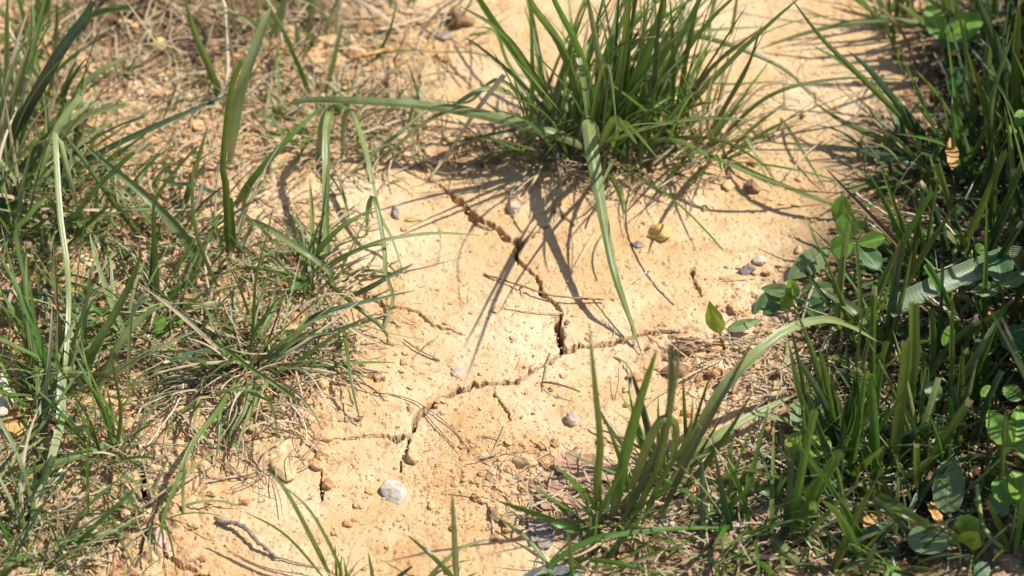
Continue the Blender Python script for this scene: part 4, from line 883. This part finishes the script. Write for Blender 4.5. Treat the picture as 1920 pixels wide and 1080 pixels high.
# ------------------------------------------------------------------ loose crumbs, thatch and fine grass: nobody could count them
def scatter_pts(n, areas):
    tot = sum(a[4]*a[2]*a[3] for a in areas); out = []
    for cx, cy, rx, ry, wt in areas:
        k = int(n*wt*rx*ry/tot)
        a = rng.uniform(0, 2*np.pi, k); q = rng.random(k)**.62
        out += list(zip(cx+rx*q*np.cos(a), cy+ry*q*np.sin(a)))
    return out
def fast_P(pts, h=0.):
    a = np.array(pts, dtype=float); dx = (a[:, 0]-960)/FX; du = (540-a[:, 1])/FX
    D = np.stack([dx, VD.y+UP.y*du, VD.z+UP.z*du], 1); z = np.zeros(len(a))
    for _ in range(3):
        t = (z+h-CAM.z)/D[:, 2]; p = np.array(CAM)+D*t[:, None]; z = ground_height(p[:, 0], p[:, 1])[0]
    p[:, 2] = z+h; return p
def joined(name, parts, mat, label, cat_):
    V = []; F = []; UV = []; o = 0
    for v, f, uv in parts:
        V.append(v); F += [tuple(o+i for i in q) for q in f]; o += len(v)
        UV.append(uv if uv is not None else np.zeros((len(v), 2)))
    ob = mesh_obj(name, np.vstack(V), F, mat, None, np.vstack(UV)); tag(ob, label, cat_, kind='stuff'); return ob
CR = [(a, b, c*1.05, d*1.05, e) for a, b, c, d, e in ROUGH]+[(900,900,420,230,.35),(960,560,400,250,.05),(1450,350,220,180,.12),(700,620,160,160,.2)]
pts = scatter_pts(8500, CR); P0 = fast_P(pts); parts = []
base_rocks = [rock_verts(ICO1, (1, 1, .75), .4, 4) for _ in range(24)]; small_rocks = [rock_verts(ICO0, (1, 1, .75), .4, 3) for _ in range(24)]
for p in P0:
    s = min(.0032, .00035+.0005*rng.exponential(1.)); big = s > .0013; v = random.choice(base_rocks if big else small_rocks); a = random.uniform(0, 6.28); ca, sa = math.cos(a), math.sin(a)
    v = np.stack([v[:, 0]*ca-v[:, 1]*sa, v[:, 0]*sa+v[:, 1]*ca, v[:, 2]], 1)*s*np.array([random.uniform(.8, 1.3), random.uniform(.7, 1.1), random.uniform(.6, 1.)])
    parts.append((v+p+np.array([0, 0, s*.3]), (ICO1 if big else ICO0)[1], None))
for p in fast_P(scatter_pts(5200, [(960,640,430,400,1),(1400,330,260,260,1),(480,960,260,160,1),(950,900,200,110,3)])):
    s = random.uniform(.00022, .00055); a = random.uniform(0, 6.28); ca, sa = math.cos(a), math.sin(a); v = random.choice(small_rocks)
    v = np.stack([v[:, 0]*ca-v[:, 1]*sa, v[:, 0]*sa+v[:, 1]*ca, v[:, 2]], 1)*s
    parts.append((v+p+np.array([0, 0, s*.3]), ICO0[1], None))
cr = joined('soil_crumbs', parts, M['crumb'], 'loose crumbs of orange clay scattered over the soil', 'soil crumbs')
for pl in cr.data.polygons: pl.use_smooth = False
TH = [(180,200,300,240,.9),(150,560,280,240,1.),(480,640,210,150,1.6),(520,130,330,170,1.1),(80,930,220,200,1.1),(420,820,190,110,.8),(480,400,190,130,.7),(700,250,150,110,1.2),(1010,300,160,60,1.6),(1200,330,150,50,1.1),
      (1600,740,200,200,.6),(1800,780,240,300,.25),(1850,330,220,300,.35),(1380,960,200,130,2.8),(1120,960,130,90,1.6),(1400,700,130,80,1.3),(1420,230,160,90,.25),(1000,900,120,60,.5),(960,600,330,230,.03)]
def thatch(n, areas, mat, name, label, L, wd, tilt, cat_='plant litter'):
    parts = []; P0 = fast_P(scatter_pts(n, areas))
    for p in P0:
        az = random.uniform(0, 6.28); l = random.uniform(*L)*.001; seg = 6; q = p.copy(); q[2] += .0006; out = [q.copy()]; el = abs(random.gauss(0, tilt)); cu = random.gauss(0, .16)
        for k in range(seg):
            az += cu; e = el*(1-1.6*k/seg)
            q = q+l/seg*np.array([math.cos(az)*math.cos(e), math.sin(az)*math.cos(e), math.sin(e)]); out.append(q.copy())
        parts.append(ribbon(np.array(out), random.uniform(*wd)*.001, np.array([-math.sin(az), math.cos(az), .3]), .3, 2 if wd[1] > .8 else 1, 'cut', random.uniform(-1, 1)))
    return joined(name, parts, mat, label, cat_)
thatch(3400, TH, M['s'], 'dry_straw_litter', 'dry pale straw bits lying among the tufts', (6, 34), (.3, 1.1), .35)
thatch(1500, TH, M['n'], 'brown_litter', 'dead brown grass bits lying among the tufts', (5, 24), (.3, 1.1), .3)
thatch(260, [(960,700,420,330,1),(1400,350,250,200,1)], M['n'], 'root_threads', 'short dark root threads on the bare clay', (2, 6), (.12, .3), .1)
def fine_grass(n, areas, mats, L, wd, lean, nm, label):
    for mk, share in mats:
        parts = []; P0 = fast_P(scatter_pts(int(n*share), areas), -.0008)
        for p in P0:
            az = random.uniform(0, 6.28)
            parts.append(proc_blade(p, az, random.uniform(*L)*.001, random.uniform(*lean), random.uniform(.1, 1.1), random.uniform(*wd)*.001, 7, random.choice(('leaf', 'spear'))))
        joined(nm, parts, M[mk], label[mk], 'grass')
LG = [(120,420,260,230,1.),(130,620,240,130,1.),(480,640,180,110,1.),(60,1000,190,130,1.),(220,850,200,100,.6),(560,180,230,150,.6),(60,120,140,150,1.),(580,480,120,90,.7),(680,260,150,100,.5)]
fine_grass(900, LG, (('g', .45), ('p', .4), ('b', .15)), (8, 30), (.5, 1.5), (.3, 1.3), 'fine_grass', {'g': 'fine short dark green grass in the left-hand growth','p': 'fine short pale grass in the left-hand growth','b': 'fine short yellow-green grass in the left-hand growth'})
RG = [(1760,560,260,330,1.),(1880,200,160,260,1.),(1700,900,280,200,1.1),(1420,1000,180,90,.5),(2050,500,150,600,.6)]
fine_grass(800, RG, (('k', .5), ('g', .4), ('p', .1)), (12, 38), (.7, 2.4), (.1, 1.2), 'sward', {'k': 'dark undergrowth grass of the right-hand sward','g': 'green undergrowth grass of the right-hand sward','p': 'pale undergrowth grass of the right-hand sward'})
